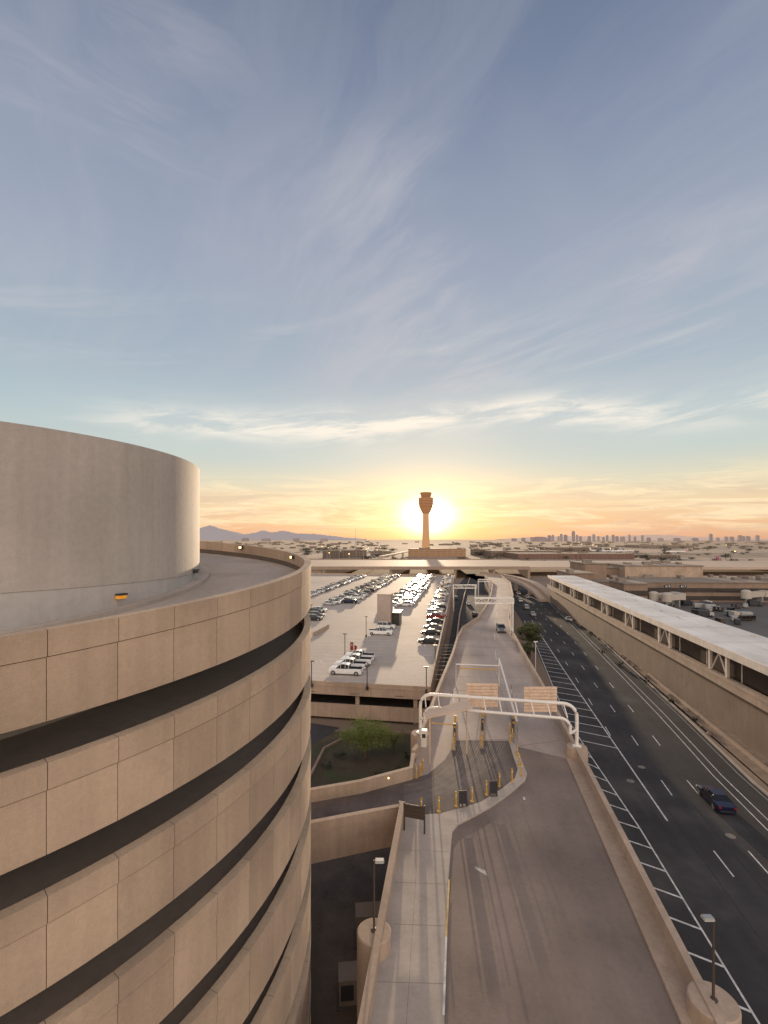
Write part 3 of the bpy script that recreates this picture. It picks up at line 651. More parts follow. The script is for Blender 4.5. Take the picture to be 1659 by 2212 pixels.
# ------------------------------------------------ garden & trees
m=MB(); m.sheet([W(640,1580,28),W(905,1580,28),W(905,1700,28),W(640,1735,28)],.008); struct(m.build('garden_bed',M_soil),'planted sunken garden soil','ground')
m=MB(); m.wall([W(660,1700,28),W(700,1620,28),W(760,1588,28),W(900,1585,28)],.0,.35,.3); tag(m.build('garden_edging',M_gravel),'low curved edging around the garden','kerb')
m=MB(); m.sheet([W(620,1640,28),W(690,1600,28),W(735,1572,28),W(660,1560,28),W(600,1580,28)],.012); struct(m.build('road',M_asph),'dark driveway by the garden','road')
def leafmat(name,c):
    m=bpy.data.materials.new(name); m.use_nodes=True; nt=m.node_tree; n=nt.nodes; b=n['Principled BSDF']; b.inputs['Roughness'].default_value=.7
    a=n.new('ShaderNodeAttribute'); a.attribute_name='tint'; r=n.new('ShaderNodeValToRGB'); nt.links.new(a.outputs['Fac'],r.inputs[0])
    r.color_ramp.elements[0].color=(*[x*.5 for x in c],1); r.color_ramp.elements[1].color=(*[x*1.7 for x in c],1); nt.links.new(r.outputs[0],b.inputs['Base Color'])
    return m
def tree(x,y,z,h,rad,n,leaf,lm,label,dens=90,zc=.62,name='tree'):
    e=empty(name,(x,y,z),label,name); o=(x,y,z); tr=MB(); cr=MB()
    tr.tube([(x,y,z),(x+.1,y,z+h*.2),(x+.05,y+.1,z+h*.42)],[h*.035,h*.028,h*.02],8)
    for i in range(n):
        a=R.uniform(0,6.28); rr=rad*math.sqrt(R.random())*.85; zz=z+h*(zc+R.uniform(-.24,.3)*(1-.5*rr/rad))
        tip=(x+rr*math.cos(a),y+rr*math.sin(a),zz); mid=(x+rr*.4*math.cos(a),y+rr*.4*math.sin(a),z+h*.42+(zz-z-h*.42)*.55)
        tr.tube([(x,y,z+h*R.uniform(.18,.4)),mid,tip],[h*.016,h*.01,h*.004],5)
        cs=rad*R.uniform(.16,.34); tb=R.random()
        for k in range(dens):
            d=Vector((R.gauss(0,1),R.gauss(0,1),R.gauss(0,.7)))*cs*.55; c=Vector(tip)+d
            u=Vector((R.gauss(0,1),R.gauss(0,1),R.gauss(0,1))).normalized(); w=u.orthogonal().normalized(); s_=leaf*R.uniform(.5,1.3)
            cr.add([c+u*s_,c+w*s_*.5,c-u*s_,c-w*s_*.5],[(0,1,2,3)],0,min(1,max(0,tb*.5+.25+d.z/cs*.25+R.uniform(-.15,.15))))
    tr.build('trunk',M_bark,o,e,True); cr.build('crown',lm,o,e)
LG=leafmat('leaf_green',(.065,.075,.022)); LY=leafmat('leaf_palo_verde',(.13,.16,.03)); LD=leafmat('leaf_dark',(.035,.045,.02))
tree(34.6,110,0,9.2,2.9,46,.16,LG,'dense green tree beside the elevated roadway',120)
tree(W(1128,1420,28)[0],105,0,5.5,1.8,22,.14,LG,'small dark green tree beside the roadway',90)
x,y=W(790,1640,28); tree(x,59,0,5.0,3.5,60,.075,LY,'feathery yellow-green desert tree in the garden',190,.64)
tree(W(850,1650,28)[0],60.5,0,3.6,1.8,16,.06,LY,'small feathery desert tree in the garden',90,.6)
for px,py,h in((705,1660,1.0),(735,1640,1.2),(880,1640,1.1),(860,1670,.9),(820,1680,.8)):
    x,y=W(px,py,28); tree(x,y,0,h,h*.7,8,.09,LD,'low green shrub in the sunken garden',50,.5,'shrub')
for px,py,h in((1275,1380,2.0),(1300,1415,1.6),(1340,1440,1.3),(1205,1330,2.),(1395,1478,1.2),(1225,1345,1.6),(1450,1520,1.0),(1500,1560,.9)):
    x,y=W(px,py,28); tree(x,y,0,h,h*.55,8,.1,LD,'low dark shrub on the gravel verge',40,.55,'shrub')
# ------------------------------------------------ gantries far
def far_gantry(pl,pr,pt,pb,Y,zb,label,posts,r,signs):
    xl=(pl-CX)*Y/F; xr=(pr-CX)*Y/F; zt_=CAMZ-(pt-HY)*Y/F; zl=CAMZ-(pb-HY)*Y/F
    e=empty('sign_gantry',(xr,Y,zb),label,'gantry'); o=(xr,Y,zb); m=MB()
    for z in(zt_,zl):
        for q in(0,1.6): m.tube([(xl,Y+q,z),(xr,Y+q,z)],r,6)
    k=6
    for i in range(k+1):
        xx=xl+(xr-xl)*i/k; m.tube([(xx,Y,zt_),(xx,Y,zl)],r*.6,5); m.tube([(xx,Y,zt_),(xx,Y+1.6,zt_)],r*.6,5)
        if i<k: m.tube([(xx,Y,zt_ if i%2 else zl),(xx+(xr-xl)/k,Y,zl if i%2 else zt_)],r*.5,5)
    for p in posts:
        xx=(p-CX)*Y/F
        for q in(0,1.6): m.tube([(xx,Y+q,zb),(xx,Y+q,zt_)],r*1.2,8)
    m.build('frame',M_steel,o,e)
    w=(xr-xl)/3
    for i in signs: m=MB(); m.box((xl+w*i+w*.4,Y+1.85,(zt_+zl)/2),(w*.6,.1,(zt_-zl)*.8)); m.build('sign_panel',M_gal,o,e)
far_gantry(1027,1110,1293,1304,101,6.9,'white truss sign gantry cantilevered over the ramp',(1108,),.12,())
far_gantry(980,1030,1264,1271,180,0,'white sign gantry across the service road',(980,1028),.12,(.6,))
far_gantry(1034,1058,1252,1257,220,0,'thin white truss gantry over the airport road',(1034,1058),.10,())
# ------------------------------------------------ taxiway bridge + flyover
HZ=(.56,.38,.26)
M_pale=painted_haze(mat('pale_concrete',(.43,.335,.265),.8,.10,.02,.0,dirt=(.35,.27,.21)),200,1500,.42,HZ,.08)
M_bw=painted_haze(mat('bridge_concrete',(.27,.195,.145),.85,.14,.5,.1),200,1500,.45,HZ,.14)
e=empty('taxiway_bridge',(*LP(-40,380),0),'broad pale concrete aircraft taxiway bridge over the roads','bridge'); o=(*LP(-40,380),0)
m=MB(); vb(m,-330,48,330,455,7.0,8.0); vb(m,48,300,352,455,5.0,7.0); m.build('deck',M_pale,o,e)
m=MB(); vb(m,-330,48,329.5,329.99,6.4,8.7); vb(m,-330,48,455.1,455.6,7,8.7); m.build('parapet',M_bw,o,e)
m=MB(); vb(m,-330,-101,332,454,0,6.98); m.build('abutment',M_bw,o,e)
for v in(-100,-52,-6,22,47): m=MB(); vb(m,v,v+1.6,331,454,0,6.99); m.build('pier',M_bw,o,e)
m=MB(); fl=[W(1038,1238,20.5),W(1080,1241,20.5),W(1115,1248,21),W(1145,1259,22),W(1170,1275,24),W(1188,1295,27)]
zz=[7.5,7.5,7.,6.,4.,1.0]
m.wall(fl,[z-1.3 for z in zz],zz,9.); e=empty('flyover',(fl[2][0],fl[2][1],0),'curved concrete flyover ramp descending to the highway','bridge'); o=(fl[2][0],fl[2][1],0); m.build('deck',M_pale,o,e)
m=MB(); m.wall([(a-1.5,b-4.3) for a,b in fl],[z-1.2 for z in zz],[z+.9 for z in zz],.35); m.build('parapet',M_bw,o,e)
for i in 1,2,3: m=MB(); m.lathe((fl[i][0],fl[i][1],0),[(1,0),(1,zz[i]-1.3)],12); m.build('pier',M_bw,o,e)
m=MB(); g1=[(-3,560),(12,640),(30,740),(55,860)]; m.wall(g1,6.5,8,7.)
for a,b in g1: m.lathe((a,b,0),[(1.5,0),(1.5,6.5)],10)
tag(m.build('rail_guideway',M_pale,(0,560,0)),'elevated train guideway on piers toward the control tower','bridge')
# ------------------------------------------------ airfield
m=MB()
for v0,v1,y0_,y1_ in((-900,-60,520,560),(-900,-70,640,690),(-1200,-100,950,1010),(170,1500,480,520),(220,2200,900,960),(300,2600,1300,1360),(-1600,-100,1500,1570)):
    m.sheet([(v0,y0_),(v1,y0_),(v1,y1_),(v0,y1_)],.02)
struct(m.build('taxiway',painted_haze(mat('taxiway_asphalt',(.12,.095,.08),.9,.15,.01,0),300,3000,.38,HZ)),'grey taxiway strips across the airfield','road')
m=MB()
for v0,v1,y0_,y1_ in((-900,-40,460,515),(-900,-60,562,636),(-1200,-100,700,940),(90,1500,380,475),(200,1700,530,700),(220,2200,965,1290),(130,420,215,380)):
    m.sheet([(v0,y0_),(v1,y0_),(v1,y1_),(v0,y1_)],.012)
struct(m.build('apron',painted_haze(mat('apron_concrete',(.32,.24,.185),.9,.12,.01,0,dirt=(.25,.19,.145)),300,3000,.38,HZ)),'pale concrete aircraft apron','road')
m=MB(); m.sheet([LP(50,100),LP(160,100),(230,212),(100,212)],.016); struct(m.build('apron',mat('gate_apron',(.11,.098,.09),.85,.25,.05,.1)),'grey gate apron with service vehicles','road')
# control tower
tx,ty=(920-CX)*.8,800.; e=empty('control_tower',(tx,ty,0),'tall tan air traffic control tower with flared cab','tower'); o=(tx,ty,0)
def painted_glow(m,f=.35,c=(.80,.34,.13)): return painted_haze(m,700,900,f,c,f)  # sun glow painted on the tower as even orange emission
M_tw=painted_glow(mat('tower_concrete',(.17,.095,.06),.8,.06,.05,0)); M_td=painted_glow(mat('tower_band',(.06,.035,.025),.6,.06,.05,0),.3); M_tc=painted_glow(mat('tower_cab',(.10,.055,.035),.5,.06,.05,0),.3)
m=MB(); m.lathe((tx,ty,0),[(7.5,0),(6.6,18),(5.6,45),(5.4,76)],12,0); m.build('shaft',painted_glow(mat('tower_shaft',(.27,.155,.10),.8,.06,.05,0),.45,(1.0,.50,.22)),o,e)
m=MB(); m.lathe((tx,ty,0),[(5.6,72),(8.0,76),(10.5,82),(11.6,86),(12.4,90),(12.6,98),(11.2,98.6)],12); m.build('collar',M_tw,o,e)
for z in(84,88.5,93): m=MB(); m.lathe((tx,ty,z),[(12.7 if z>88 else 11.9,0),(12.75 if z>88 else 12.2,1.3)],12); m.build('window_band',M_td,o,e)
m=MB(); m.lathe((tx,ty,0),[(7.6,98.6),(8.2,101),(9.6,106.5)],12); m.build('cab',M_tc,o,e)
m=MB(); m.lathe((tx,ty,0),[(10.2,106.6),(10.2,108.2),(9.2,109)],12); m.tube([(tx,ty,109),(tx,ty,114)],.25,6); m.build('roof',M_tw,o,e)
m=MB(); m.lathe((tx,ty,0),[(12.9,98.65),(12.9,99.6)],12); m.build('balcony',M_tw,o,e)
# ------------------------------------------------ distant buildings
M_droof=painted_haze(mat('distant_roof',(.24,.18,.135),.8,.15,.02,0),300,4000,.38,HZ)
def bld(x,y,w,d,h,mt,label,name='warehouse',rz=0,extra=True,group=None):
    m=MB(); m.box((x,y,h/2),(w,d,h),rz,0); m.box((x,y,h+.3),(w+.6,d+.6,.6),rz,1)
    if extra:
        for q in range(max(2,int(w/25))): m.box((x+R.uniform(-.42,.42)*w,y+R.uniform(-.3,.3)*d,h+1.3),(R.uniform(3,8),R.uniform(3,6),1.6),rz,1)
    return tag(m.build(name,[mt,M_droof],(x,y,0)),label,'building',group)
WM=[winmat('wm_a',(.20,.145,.11),(.09,.065,.05),5,3.4),winmat('wm_b',(.26,.20,.155),(.11,.09,.07),7,4),winmat('wm_c',(.15,.11,.08),(.07,.055,.045),4,3.2),winmat('wm_d',(.36,.30,.25),(.17,.14,.11),9,5)]
def px_b(pl,pr,pt,pb,mt,label,name='terminal_building',rz=0,drop=28,depth=None):
    Y=F*drop/(pb-HY); w=(pr-pl)*Y/F; h=(pb-pt)*Y/F
    d=depth or w*.5
    return bld(((pl+pr)/2-CX)*Y/F,Y+d/2,w,d,h,mt,label,name,rz)
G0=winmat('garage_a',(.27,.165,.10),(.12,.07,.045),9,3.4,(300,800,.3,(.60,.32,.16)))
px_b(884,1006,1186,1203,G0,'tan multi-level parking garage near the control tower','parking_garage',depth=30)
px_b(697,735,1190,1206,WM[2],'low brown airport service building','service_building'); px_b(736,792,1189,1204,WM[0],'low tan airport service building','service_building')
px_b(800,845,1191,1200,WM[1],'low pale airport building','service_building')
px_b(1060,1215,1191,1203,WM[0],'long low tan terminal concourse'); px_b(1120,1370,1197,1208,winmat('wm_red',(.22,.11,.08),(.11,.075,.055),6,3),'long low terminal with reddish trim')
px_b(1020,1060,1187,1200,WM[0],'pale low terminal building block'); px_b(1185,1300,1183,1192,WM[0],'long tan hangar on the airfield'); px_b(1380,1500,1178,1184,WM[1],'long pale hangar on the airfield'); px_b(1400,1470,1200,1207,WM[2],'brown low airfield service building','service_building')
def term(x0_,x1_,y0_,y1_,h,mt,label,band=True):
    e=empty('terminal_building',((x0_+x1_)/2,(y0_+y1_)/2,0),label,'building'); o=((x0_+x1_)/2,(y0_+y1_)/2,0); cx,cy=o[0],o[1]; w,d=x1_-x0_,y1_-y0_
    m=MB(); m.box((cx,cy,h/2),(w,d,h),HEAD*.3); m.build('wall',mt,o,e)
    m=MB(); m.box((cx,cy,h+.25),(w+.8,d+.8,.5),HEAD*.3); 
    for i in range(int(w/6)): m.box((cx+R.uniform(-.45,.45)*w,cy+R.uniform(-.35,.35)*d,h+1.1),(R.uniform(1.2,5),R.uniform(1.2,4),R.uniform(.8,2)),0)
    m.build('roof',mat('dusty_roof',(.25,.205,.17),.9,.15,.05,0),o,e)
    if band:
        for q in(.62,.2): m=MB(); m.box((cx,cy,h*q),(w+.3*q+.2,d+.3*q+.2,h*.22),HEAD*.3); m.build('window_band',mat('terminal_glass',(.05,.04,.035),.3,.2,.3,0),o,e)
term(96,230,206,240,8.5,M_walldk,'low tan terminal concourse with dark window bands')
term(122,160,232,262,14.5,M_wall,'beige box block rising above the terminal roof',False)
px_=lambda a,Y:(a-CX)*Y/F
term(px_(1266,220),px_(1312,220),220,240,16.2,M_walldk,'square tan mechanical block beside the long concourse',False)
term(px_(1300,240),px_(1350,240),240,262,13,M_walldk,'low tan flat-roofed building behind the long concourse',False)
term(px_(1240,205),px_(1290,205),208,226,12.5,M_walldk,'plain tan end block joined to the long concourse',False)
term(px_(1350,190),px_(1400,190),190,203,9.5,M_walldk,'small tan gate building on the apron',True)
for px,txt in((1442,'A19'),(1476,'A17')):
    Y=203.5; x=px_(px,Y); z=CAMZ-(1267-HY)*Y/F
    e=empty('gate_sign',(x,Y,z),'dark gate number sign with white characters','sign','gate number signs'); m=MB(); m.box((x,Y+.1,z),(3.0,.3,1.5),0); m.build('panel',M_dark,(x,Y,z),e)
    cu=bpy.data.curves.new('gate_number','FONT'); cu.body=txt; cu.size=1.4; cu.align_x='CENTER'; cu.align_y='CENTER'; cu.extrude=.01
    t=bpy.data.objects.new('tmp',cu); scn.collection.objects.link(t); bpy.context.view_layer.update()
    me=bpy.data.meshes.new_from_object(t.evaluated_get(bpy.context.evaluated_depsgraph_get())); bpy.data.objects.remove(t); me.materials.clear(); me.materials.append(M_hl)
    t=bpy.data.objects.new('lettering',me); scn.collection.objects.link(t); t.parent=e; t.location=(0,-.08,0); t.rotation_euler=(math.pi/2,0,0)
M_jb=paint('bridge_cream',(.48,.42,.36),.5)
for px,Y,L in((1412,190,12),(1440,186,9),(1612,196,12)):
    x=px_(px,Y); e=empty('jet_bridge',(x,Y,0),'cream passenger boarding bridge on a round column','jet bridge','boarding bridges'); o=(x,Y,0)
    m=MB(); m.lathe((x,Y,0),[(1.9,3),(1.9,6.0),(1.0,6.6)],16); m.build('rotunda',M_jb,o,e); m=MB(); m.lathe((x,Y,0),[(.5,0),(.5,3)],10); m.build('column',M_gal,o,e)
    m=MB(); m.box((x+L/2,Y+3,4.4),(L,2.2,2.3),.4); m.box((x+L,Y+5.4,4.4),(2.6,2.8,2.7),.4); m.build('tunnel',M_jb,o,e)
    m=MB(); m.box((x+L*.8,Y+4.6,1.6),(.8,2.0,3.2),.4); m.build('leg',M_gal,o,e)
for i in range(44):
    px=R.uniform(1400,1640); py=R.uniform(1305,1352); 
    if px<1400+(py-1290)*2.6: continue
    x,y=W(px,py,28); 
    if i%2:
        e=empty('service_truck',(x,y,.02),'airport service truck on the gate apron','truck','service vehicles'); rz=R.choice([0,1.57,.4,3.1])+HEAD; e.rotation_euler=(0,0,rz)
        m=MB(); m.box((-1,0,1.45),(3.6,2,1.8),0); m.build('cargo_box',R.choice([M_jb,M_dark,M_gal,M_dark]),(0,0,0),e,False,.05)
        m=MB(); m.box((1.7,0,1.1),(1.5,1.9,1.3),0,0,taper=.85); m.build('cab',R.choice([M_gal,M_dark]),(0,0,0),e,False,.05)
        for a in(-2,1.5):
            for b in(-.95,.95): m=MB(); m.tube([(a,b-.1,.4),(a,b+.1,.4)],.4,12); m.build('wheel',M_tyre,(0,0,0),e)
    else:
        e=empty('baggage_cart',(x,y,.02),'dark covered baggage cart on the gate apron','cart','service vehicles'); rz=R.uniform(0,3); e.rotation_euler=(0,0,rz)
        m=MB(); m.box((0,0,1.75),(2.9,1.6,.1)); m.box((0,0,.5),(2.9,1.6,.12)); m.box((0,0,1.1),(.06,1.5,1.2)); m.box((1.42,0,1.1),(.06,1.5,1.2)); m.box((-1.42,0,1.1),(.06,1.5,1.2)); m.build('body',R.choice([M_brown,M_dark,M_gal]),(0,0,0),e)
        for a in(-1,1):
            for b in(-.7,.7): m=MB(); m.tube([(a,b-.07,.24),(a,b+.07,.24)],.24,10); m.build('wheel',M_tyre,(0,0,0),e)
def plane(x,y,rz,tail,label,s=1):
    e=empty('airliner',(x,y,0),label,'airplane','parked airliners'); e.rotation_euler=(0,0,rz); e.scale=(s,s,s)
    m=MB(); st=[(-19,.2,4.8),(-17,.9,4.4),(-12,1.7,3.9),(-6,1.95,3.6),(12,1.95,3.6),(16,1.7,3.5),(18.3,1.0,3.3),(19.2,.15,3.1)]
    n=12; vs=[(a,r*math.cos(2*math.pi*k/n),z+r*math.sin(2*math.pi*k/n)) for a,r,z in st for k in range(n)]
    m.add(vs,[(i*n+k,i*n+(k+1)%n,(i+1)*n+(k+1)%n,(i+1)*n+k) for i in range(len(st)-1) for k in range(n)]); m.build('fuselage',M_steel,(0,0,0),e,True)
    for s_ in(-1,1):
        m=MB(); m.add([(4,s_*1.5,2.8),(-3,s_*1.5,2.8),(-5.5,s_*17,4),(-4,s_*17,4),(4,s_*1.5,3.3),(-3,s_*1.5,3.2),(-5.5,s_*17,4.15),(-4,s_*17,4.15)],[(0,1,2,3),(4,5,6,7),(0,1,5,4),(1,2,6,5),(2,3,7,6),(3,0,4,7)]); m.build('wing',M_gal,(0,0,0),e)
        m=MB(); m.tube([(4.2,s_*5.5,2),(3.6,s_*5.5,2),(.6,s_*5.5,2.1)],[.95,1.05,.6],10); m.build('engine',M_steel,(0,0,0),e)
        m=MB(); m.add([(-14,s_*.8,4.9),(-17.5,s_*.8,4.9),(-18.8,s_*6,5.4),(-17.3,s_*6,5.4)],[(0,1,2,3)]); m.build('tailplane',M_gal,(0,0,0),e)
    m=MB(); zz=[5.2,6.6,8.0,9.4,10.8]; f=lambda z:(-12.5-(z-5.2)*.95,-17.2-(z-5.2)*.35)
    for i in range(4):
        a,b=f(zz[i]),f(zz[i+1]); m.add([(a[0],-.15,zz[i]),(a[1],-.15,zz[i]),(b[1],-.1,zz[i+1]),(b[0],-.1,zz[i+1]),(a[0],.15,zz[i]),(a[1],.15,zz[i]),(b[1],.1,zz[i+1]),(b[0],.1,zz[i+1])],[(0,1,2,3),(4,5,6,7),(1,2,6,5),(0,3,7,4)],i%2)
    m.build('tail_fin',tail,(0,0,0),e)
    for a,b in((14,0),(-1,2.6),(-1,-2.6)): m=MB(); m.tube([(a,b,0.5),(a,b,2.4)],.2,6); m.tube([(a,b-.3,.5),(a,b+.3,.5)],.5,10); m.build('landing_gear',M_tyre,(0,0,0),e)
Bl=paint('fin_blue',(.04,.08,.3)); Rd=paint('fin_red',(.5,.05,.06)); Wt=M_steel
x=px_(1590,470); plane(x,470,math.radians(-8),[Bl,Rd],'airliner with striped red, white and blue tail')
for px,Y,rz,t in((1312,950,.3,[Bl,Bl]),(1340,960,.2,[Wt,Bl]),(1358,980,.4,[Bl,Bl]),(1462,900,2.8,[Rd,Wt]),(785,1000,.4,[Rd,Wt]),(800,980,2.6,[Wt,Rd]),(1290,1000,.2,[Wt,Wt]),(1190,900,.5,[Bl,Wt])):
    plane(px_(px,Y),Y,rz,t,'white airliner parked on the distant apron')
for i in range(120):
    Y=R.choice([R.uniform(1200,2400),R.uniform(1800,4500)]); px=R.uniform(440,1660); 
    if 840<px<1010 and Y<2000: continue
    w=R.uniform(8,30)*Y/1500; h=R.uniform(3,6)*Y/2800+2
    bld(px_(px,Y),Y,w,w*.5,h,R.choice(WM[:3]+WM),'distant low warehouse beyond the airfield','warehouse',HEAD,False,'distant warehouses')
fld=painted_haze(leafmat('leaf_far',(.045,.042,.024)),500,3500,.32,HZ)
crs=[]
for q in range(5):
    c=MB()
    for k in range(110):
        p=Vector((R.gauss(0,1.1),R.gauss(0,1.1),0))*.26+Vector((0,0,.6+R.gauss(0,.18))); u=Vector((R.gauss(0,1),R.gauss(0,1),R.gauss(0,1))).normalized(); w=u.orthogonal().normalized(); s_=.09
        c.add([p+u*s_,p+w*s_,p-u*s_,p-w*s_],[(0,1,2,3)],0,R.random())
    t=MB().tube([(0,0,0),(.02,0,.5)],[.04,.02],5); crs.append((c,t))
ct=[]
for c,t in crs:
    oc=c.build('crown',fld); ot=t.build('trunk',M_bark); ct.append((oc.data,ot.data)); bpy.data.objects.remove(oc); bpy.data.objects.remove(ot)
for i in range(290):
    Y=R.choice([R.uniform(500,1200),R.uniform(1000,3200)]); px=R.uniform(450,1650); x=px_(px,Y)
    if 870<px<970 or (Y<700 and px<690): continue
    h=R.uniform(4,8)*(Y/1500+.45); e=empty('tree',(x,Y,0),'small distant tree on the airfield edge','tree','distant trees'); e.scale=(h*R.uniform(1.1,2.4),h,h)
    a,b=R.choice(ct)
    for nm,d_ in(('crown',a),('trunk',b)):
        k=bpy.data.objects.new(nm,d_); scn.collection.objects.link(k); k.parent=e
for i in range(40):
    Y=R.uniform(470,1100); px=R.choice([R.uniform(680,860),R.uniform(1040,1640)]); x=px_(px,Y); h=R.uniform(9,16)
    m=MB(); e=empty('light_mast',(x,Y,0),'slim floodlight mast on the airfield','lamp','floodlight masts'); m.tube([(x,Y,0),(x,Y,h)],.16,5); m.build('pole',M_gal,(x,Y,0),e); m=MB(); m.box((x,Y,h),(1.4,.5,.5)); m.build('lamp_head',M_lamp if i%3==0 else M_gal,(x,Y,0),e)
m=MB(); x=px_(768,1200); m.tube([(x,1200,0),(x,1200,58)],[.7,.3],6); tag(m.build('radio_mast',M_gal,(x,1200,0)),'thin tall radio mast on the horizon','mast')
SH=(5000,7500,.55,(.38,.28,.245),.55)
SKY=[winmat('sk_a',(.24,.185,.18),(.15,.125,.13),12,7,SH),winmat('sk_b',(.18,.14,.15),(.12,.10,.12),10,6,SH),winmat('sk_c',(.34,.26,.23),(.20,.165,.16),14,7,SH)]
sk=[(1148,6,1160),(1186,7,1156),(1194,5,1155),(1206,5,1158),(1212,6,1153),(1221,8,1155),(1238,7,1147),(1246,5,1155),(1254,5,1158),(1272,7,1158),(1282,6,1154),(1292,5,1158),(1303,5,1160),(1311,5,1156),(1324,6,1155),(1332,7,1158),(1345,8,1159),(1359,5,1155),(1371,5,1159),(1387,5,1156),(1400,9,1161),(1425,12,1162),(1535,6,1153),(1550,6,1161),(1568,6,1159),(1580,8,1159),(1598,7,1156),(1606,5,1158),(1615,8,1158),(1636,6,1156),(1460,14,1162),(1500,12,1162),(1130,9,1162),(1110,12,1163),(640,12,1163),(575,16,1163),(530,12,1162),(700,14,1163)]
for px,w,pt in sk:
    Y=6000+R.uniform(-500,900); h=(HY-pt)*Y/F+28; m=MB(); x=px_(px,Y); w_=w*Y/F
    m.box((x,Y,h*.45),(w_,w_*.8,h*.9),HEAD); m.box((x,Y,h*.95),(w_*.7,w_*.6,h*.1),HEAD); 
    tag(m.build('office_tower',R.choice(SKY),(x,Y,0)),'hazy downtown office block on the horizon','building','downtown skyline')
x=px_(1164,6000); m=MB()
m.lathe((x,6000,0),[(110,0),(105,38),(90,50),(55,60),(10,63)],20); tag(m.build('stadium',SKY[0],(x,6000,0)),'large domed stadium on the horizon','building')
def ridge(prof,Y,depth,mt,label):
    m=MB(); pts=[]; 
    for (a,b),(c,d) in zip(prof,prof[1:]):
        n=max(2,int((c-a)/4))
        for k in range(n):
            t=k/n; pts.append((a+(c-a)*t,b+(d-b)*t+(R.uniform(-.6,.6) if 0<k else 0)))
    pts.append(prof[-1]); rows_=[]
    for j,(fy,fh) in enumerate(((-1,0),(-.75,.22),(-.5,.5),(-.22,.78),(0,1),(.5,.4),(1,0))):
        rows_.append([(px_(p,Y),Y+fy*depth+R.uniform(-.1,.1)*depth,max(0,((HY-q)*Y/F+28)*fh*(R.uniform(.82,1.15) if 0<fh<1 else 1))-(20 if fh==0 else 0)) for p,q in pts])
    n=len(pts); m.add([v for r in rows_ for v in r],[(j*n+i,j*n+i+1,(j+1)*n+i+1,(j+1)*n+i) for j in range(6) for i in range(n-1)])
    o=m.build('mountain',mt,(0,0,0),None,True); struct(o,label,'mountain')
ridge([(330,1154),(380,1149),(405,1150),(431,1144),(452,1134),(470,1140),(500,1148),(525,1154),(550,1151),(568,1146),(590,1150),(612,1146),(640,1152),(680,1153),(705,1156),(740,1160),(790,1164)],14000,1500,painted_haze(mat('hazy_rock',(.30,.26,.27),.95,.07,.0005,0),10000,16000,.72,(.43,.37,.36),.72),'hazy blue-grey mountain ridge on the horizon')
ridge([(1080,1164),(1150,1160),(1250,1158),(1330,1159),(1400,1155),(1450,1156),(1500,1160),(1580,1162),(1700,1164)],16000,1500,painted_haze(mat('hazy_rock2',(.5,.4,.4),.95,.05,.0005,0),10000,18000,.85,(.62,.44,.35),.85),'faint low mountain range on the horizon')
# ------------------------------------------------ world
SUN_AZ=math.radians(5.4); SUN_EL=math.radians(2.9)
w=bpy.data.worlds.new('World'); scn.world=w; w.use_nodes=True; nt=w.node_tree; n=nt.nodes; l=nt.links
for x in list(n): n.remove(x)
out=n.new('ShaderNodeOutputWorld'); bg=n.new('ShaderNodeBackground'); l.new(bg.outputs[0],out.inputs[0])
def val(i,a):
    if isinstance(a,(int,float)): i.default_value=a
    else: l.new(a,i)
def M(op,a,b=0,c=0,clamp=False):
    t=n.new('ShaderNodeMath'); t.operation=op; t.use_clamp=clamp; val(t.inputs[0],a); val(t.inputs[1],b); val(t.inputs[2],c); return t.outputs[0]
def comb(a,b,c): 
    t=n.new('ShaderNodeCombineXYZ'); val(t.inputs[0],a);val(t.inputs[1],b);val(t.inputs[2],c); return t.outputs[0]
def noi(v,sc,det=7,rg=.55,dist=0,col=False):
    t=n.new('ShaderNodeTexNoise'); l.new(v,t.inputs['Vector']); t.inputs['Scale'].default_value=sc; t.inputs['Detail'].default_value=det; t.inputs['Roughness'].default_value=rg; t.inputs['Distortion'].default_value=dist; return t.outputs['Color' if col else 'Fac']
def SS(x,a,b):
    t=n.new('ShaderNodeMapRange'); t.interpolation_type='SMOOTHSTEP'; val(t.inputs[0],x); t.inputs[1].default_value=a; t.inputs[2].default_value=b; return t.outputs[0]
def mixc(f,a,b,mode='MIX'):
    t=n.new('ShaderNodeMix'); t.data_type='RGBA'; t.blend_type=mode; t.clamp_factor=False; val(t.inputs[0],f)
    for i,q in((6,a),(7,b)):
        if isinstance(q,tuple): t.inputs[i].default_value=(*q,1)
        else: l.new(q,t.inputs[i])
    return t.outputs[2]
def gauss(x,c,wd):
    d=M('DIVIDE',M('SUBTRACT',x,c),wd); return M('EXPONENT',M('MULTIPLY',M('MULTIPLY',d,d),-1))
tc=n.new('ShaderNodeTexCoord'); sp=n.new('ShaderNodeSeparateXYZ'); l.new(tc.outputs['Generated'],sp.inputs[0]); X,Yy,Z=sp.outputs
rp=n.new('ShaderNodeValToRGB'); l.new(Z,rp.inputs[0]); cr=rp.color_ramp
stops=[(0,(.72,.39,.25)),(.03,(.80,.50,.30)),(.07,(.82,.62,.40)),(.115,(.70,.66,.51)),(.165,(.54,.61,.58)),(.24,(.44,.54,.58)),(.34,(.365,.445,.53)),(.49,(.31,.365,.47)),(.6,(.255,.305,.415)),(.70,(.18,.225,.335)),(.76,(.14,.185,.28)),(1,(.14,.18,.26))]
cr.elements[0].position=0; cr.elements[0].color=(*stops[0][1],1); cr.elements[1].position=1; cr.elements[1].color=(*stops[-1][1],1)
for p,c in stops[1:-1]:
    q=cr.elements.new(p); q.color=(*c,1)
col=rp.outputs[0]
az=M('ARCTAN2',X,Yy); hz=M('SQRT',M('ADD',M('MULTIPLY',X,X),M('MULTIPLY',Yy,Yy))); te=M('DIVIDE',Z,M('MAXIMUM',hz,.05))
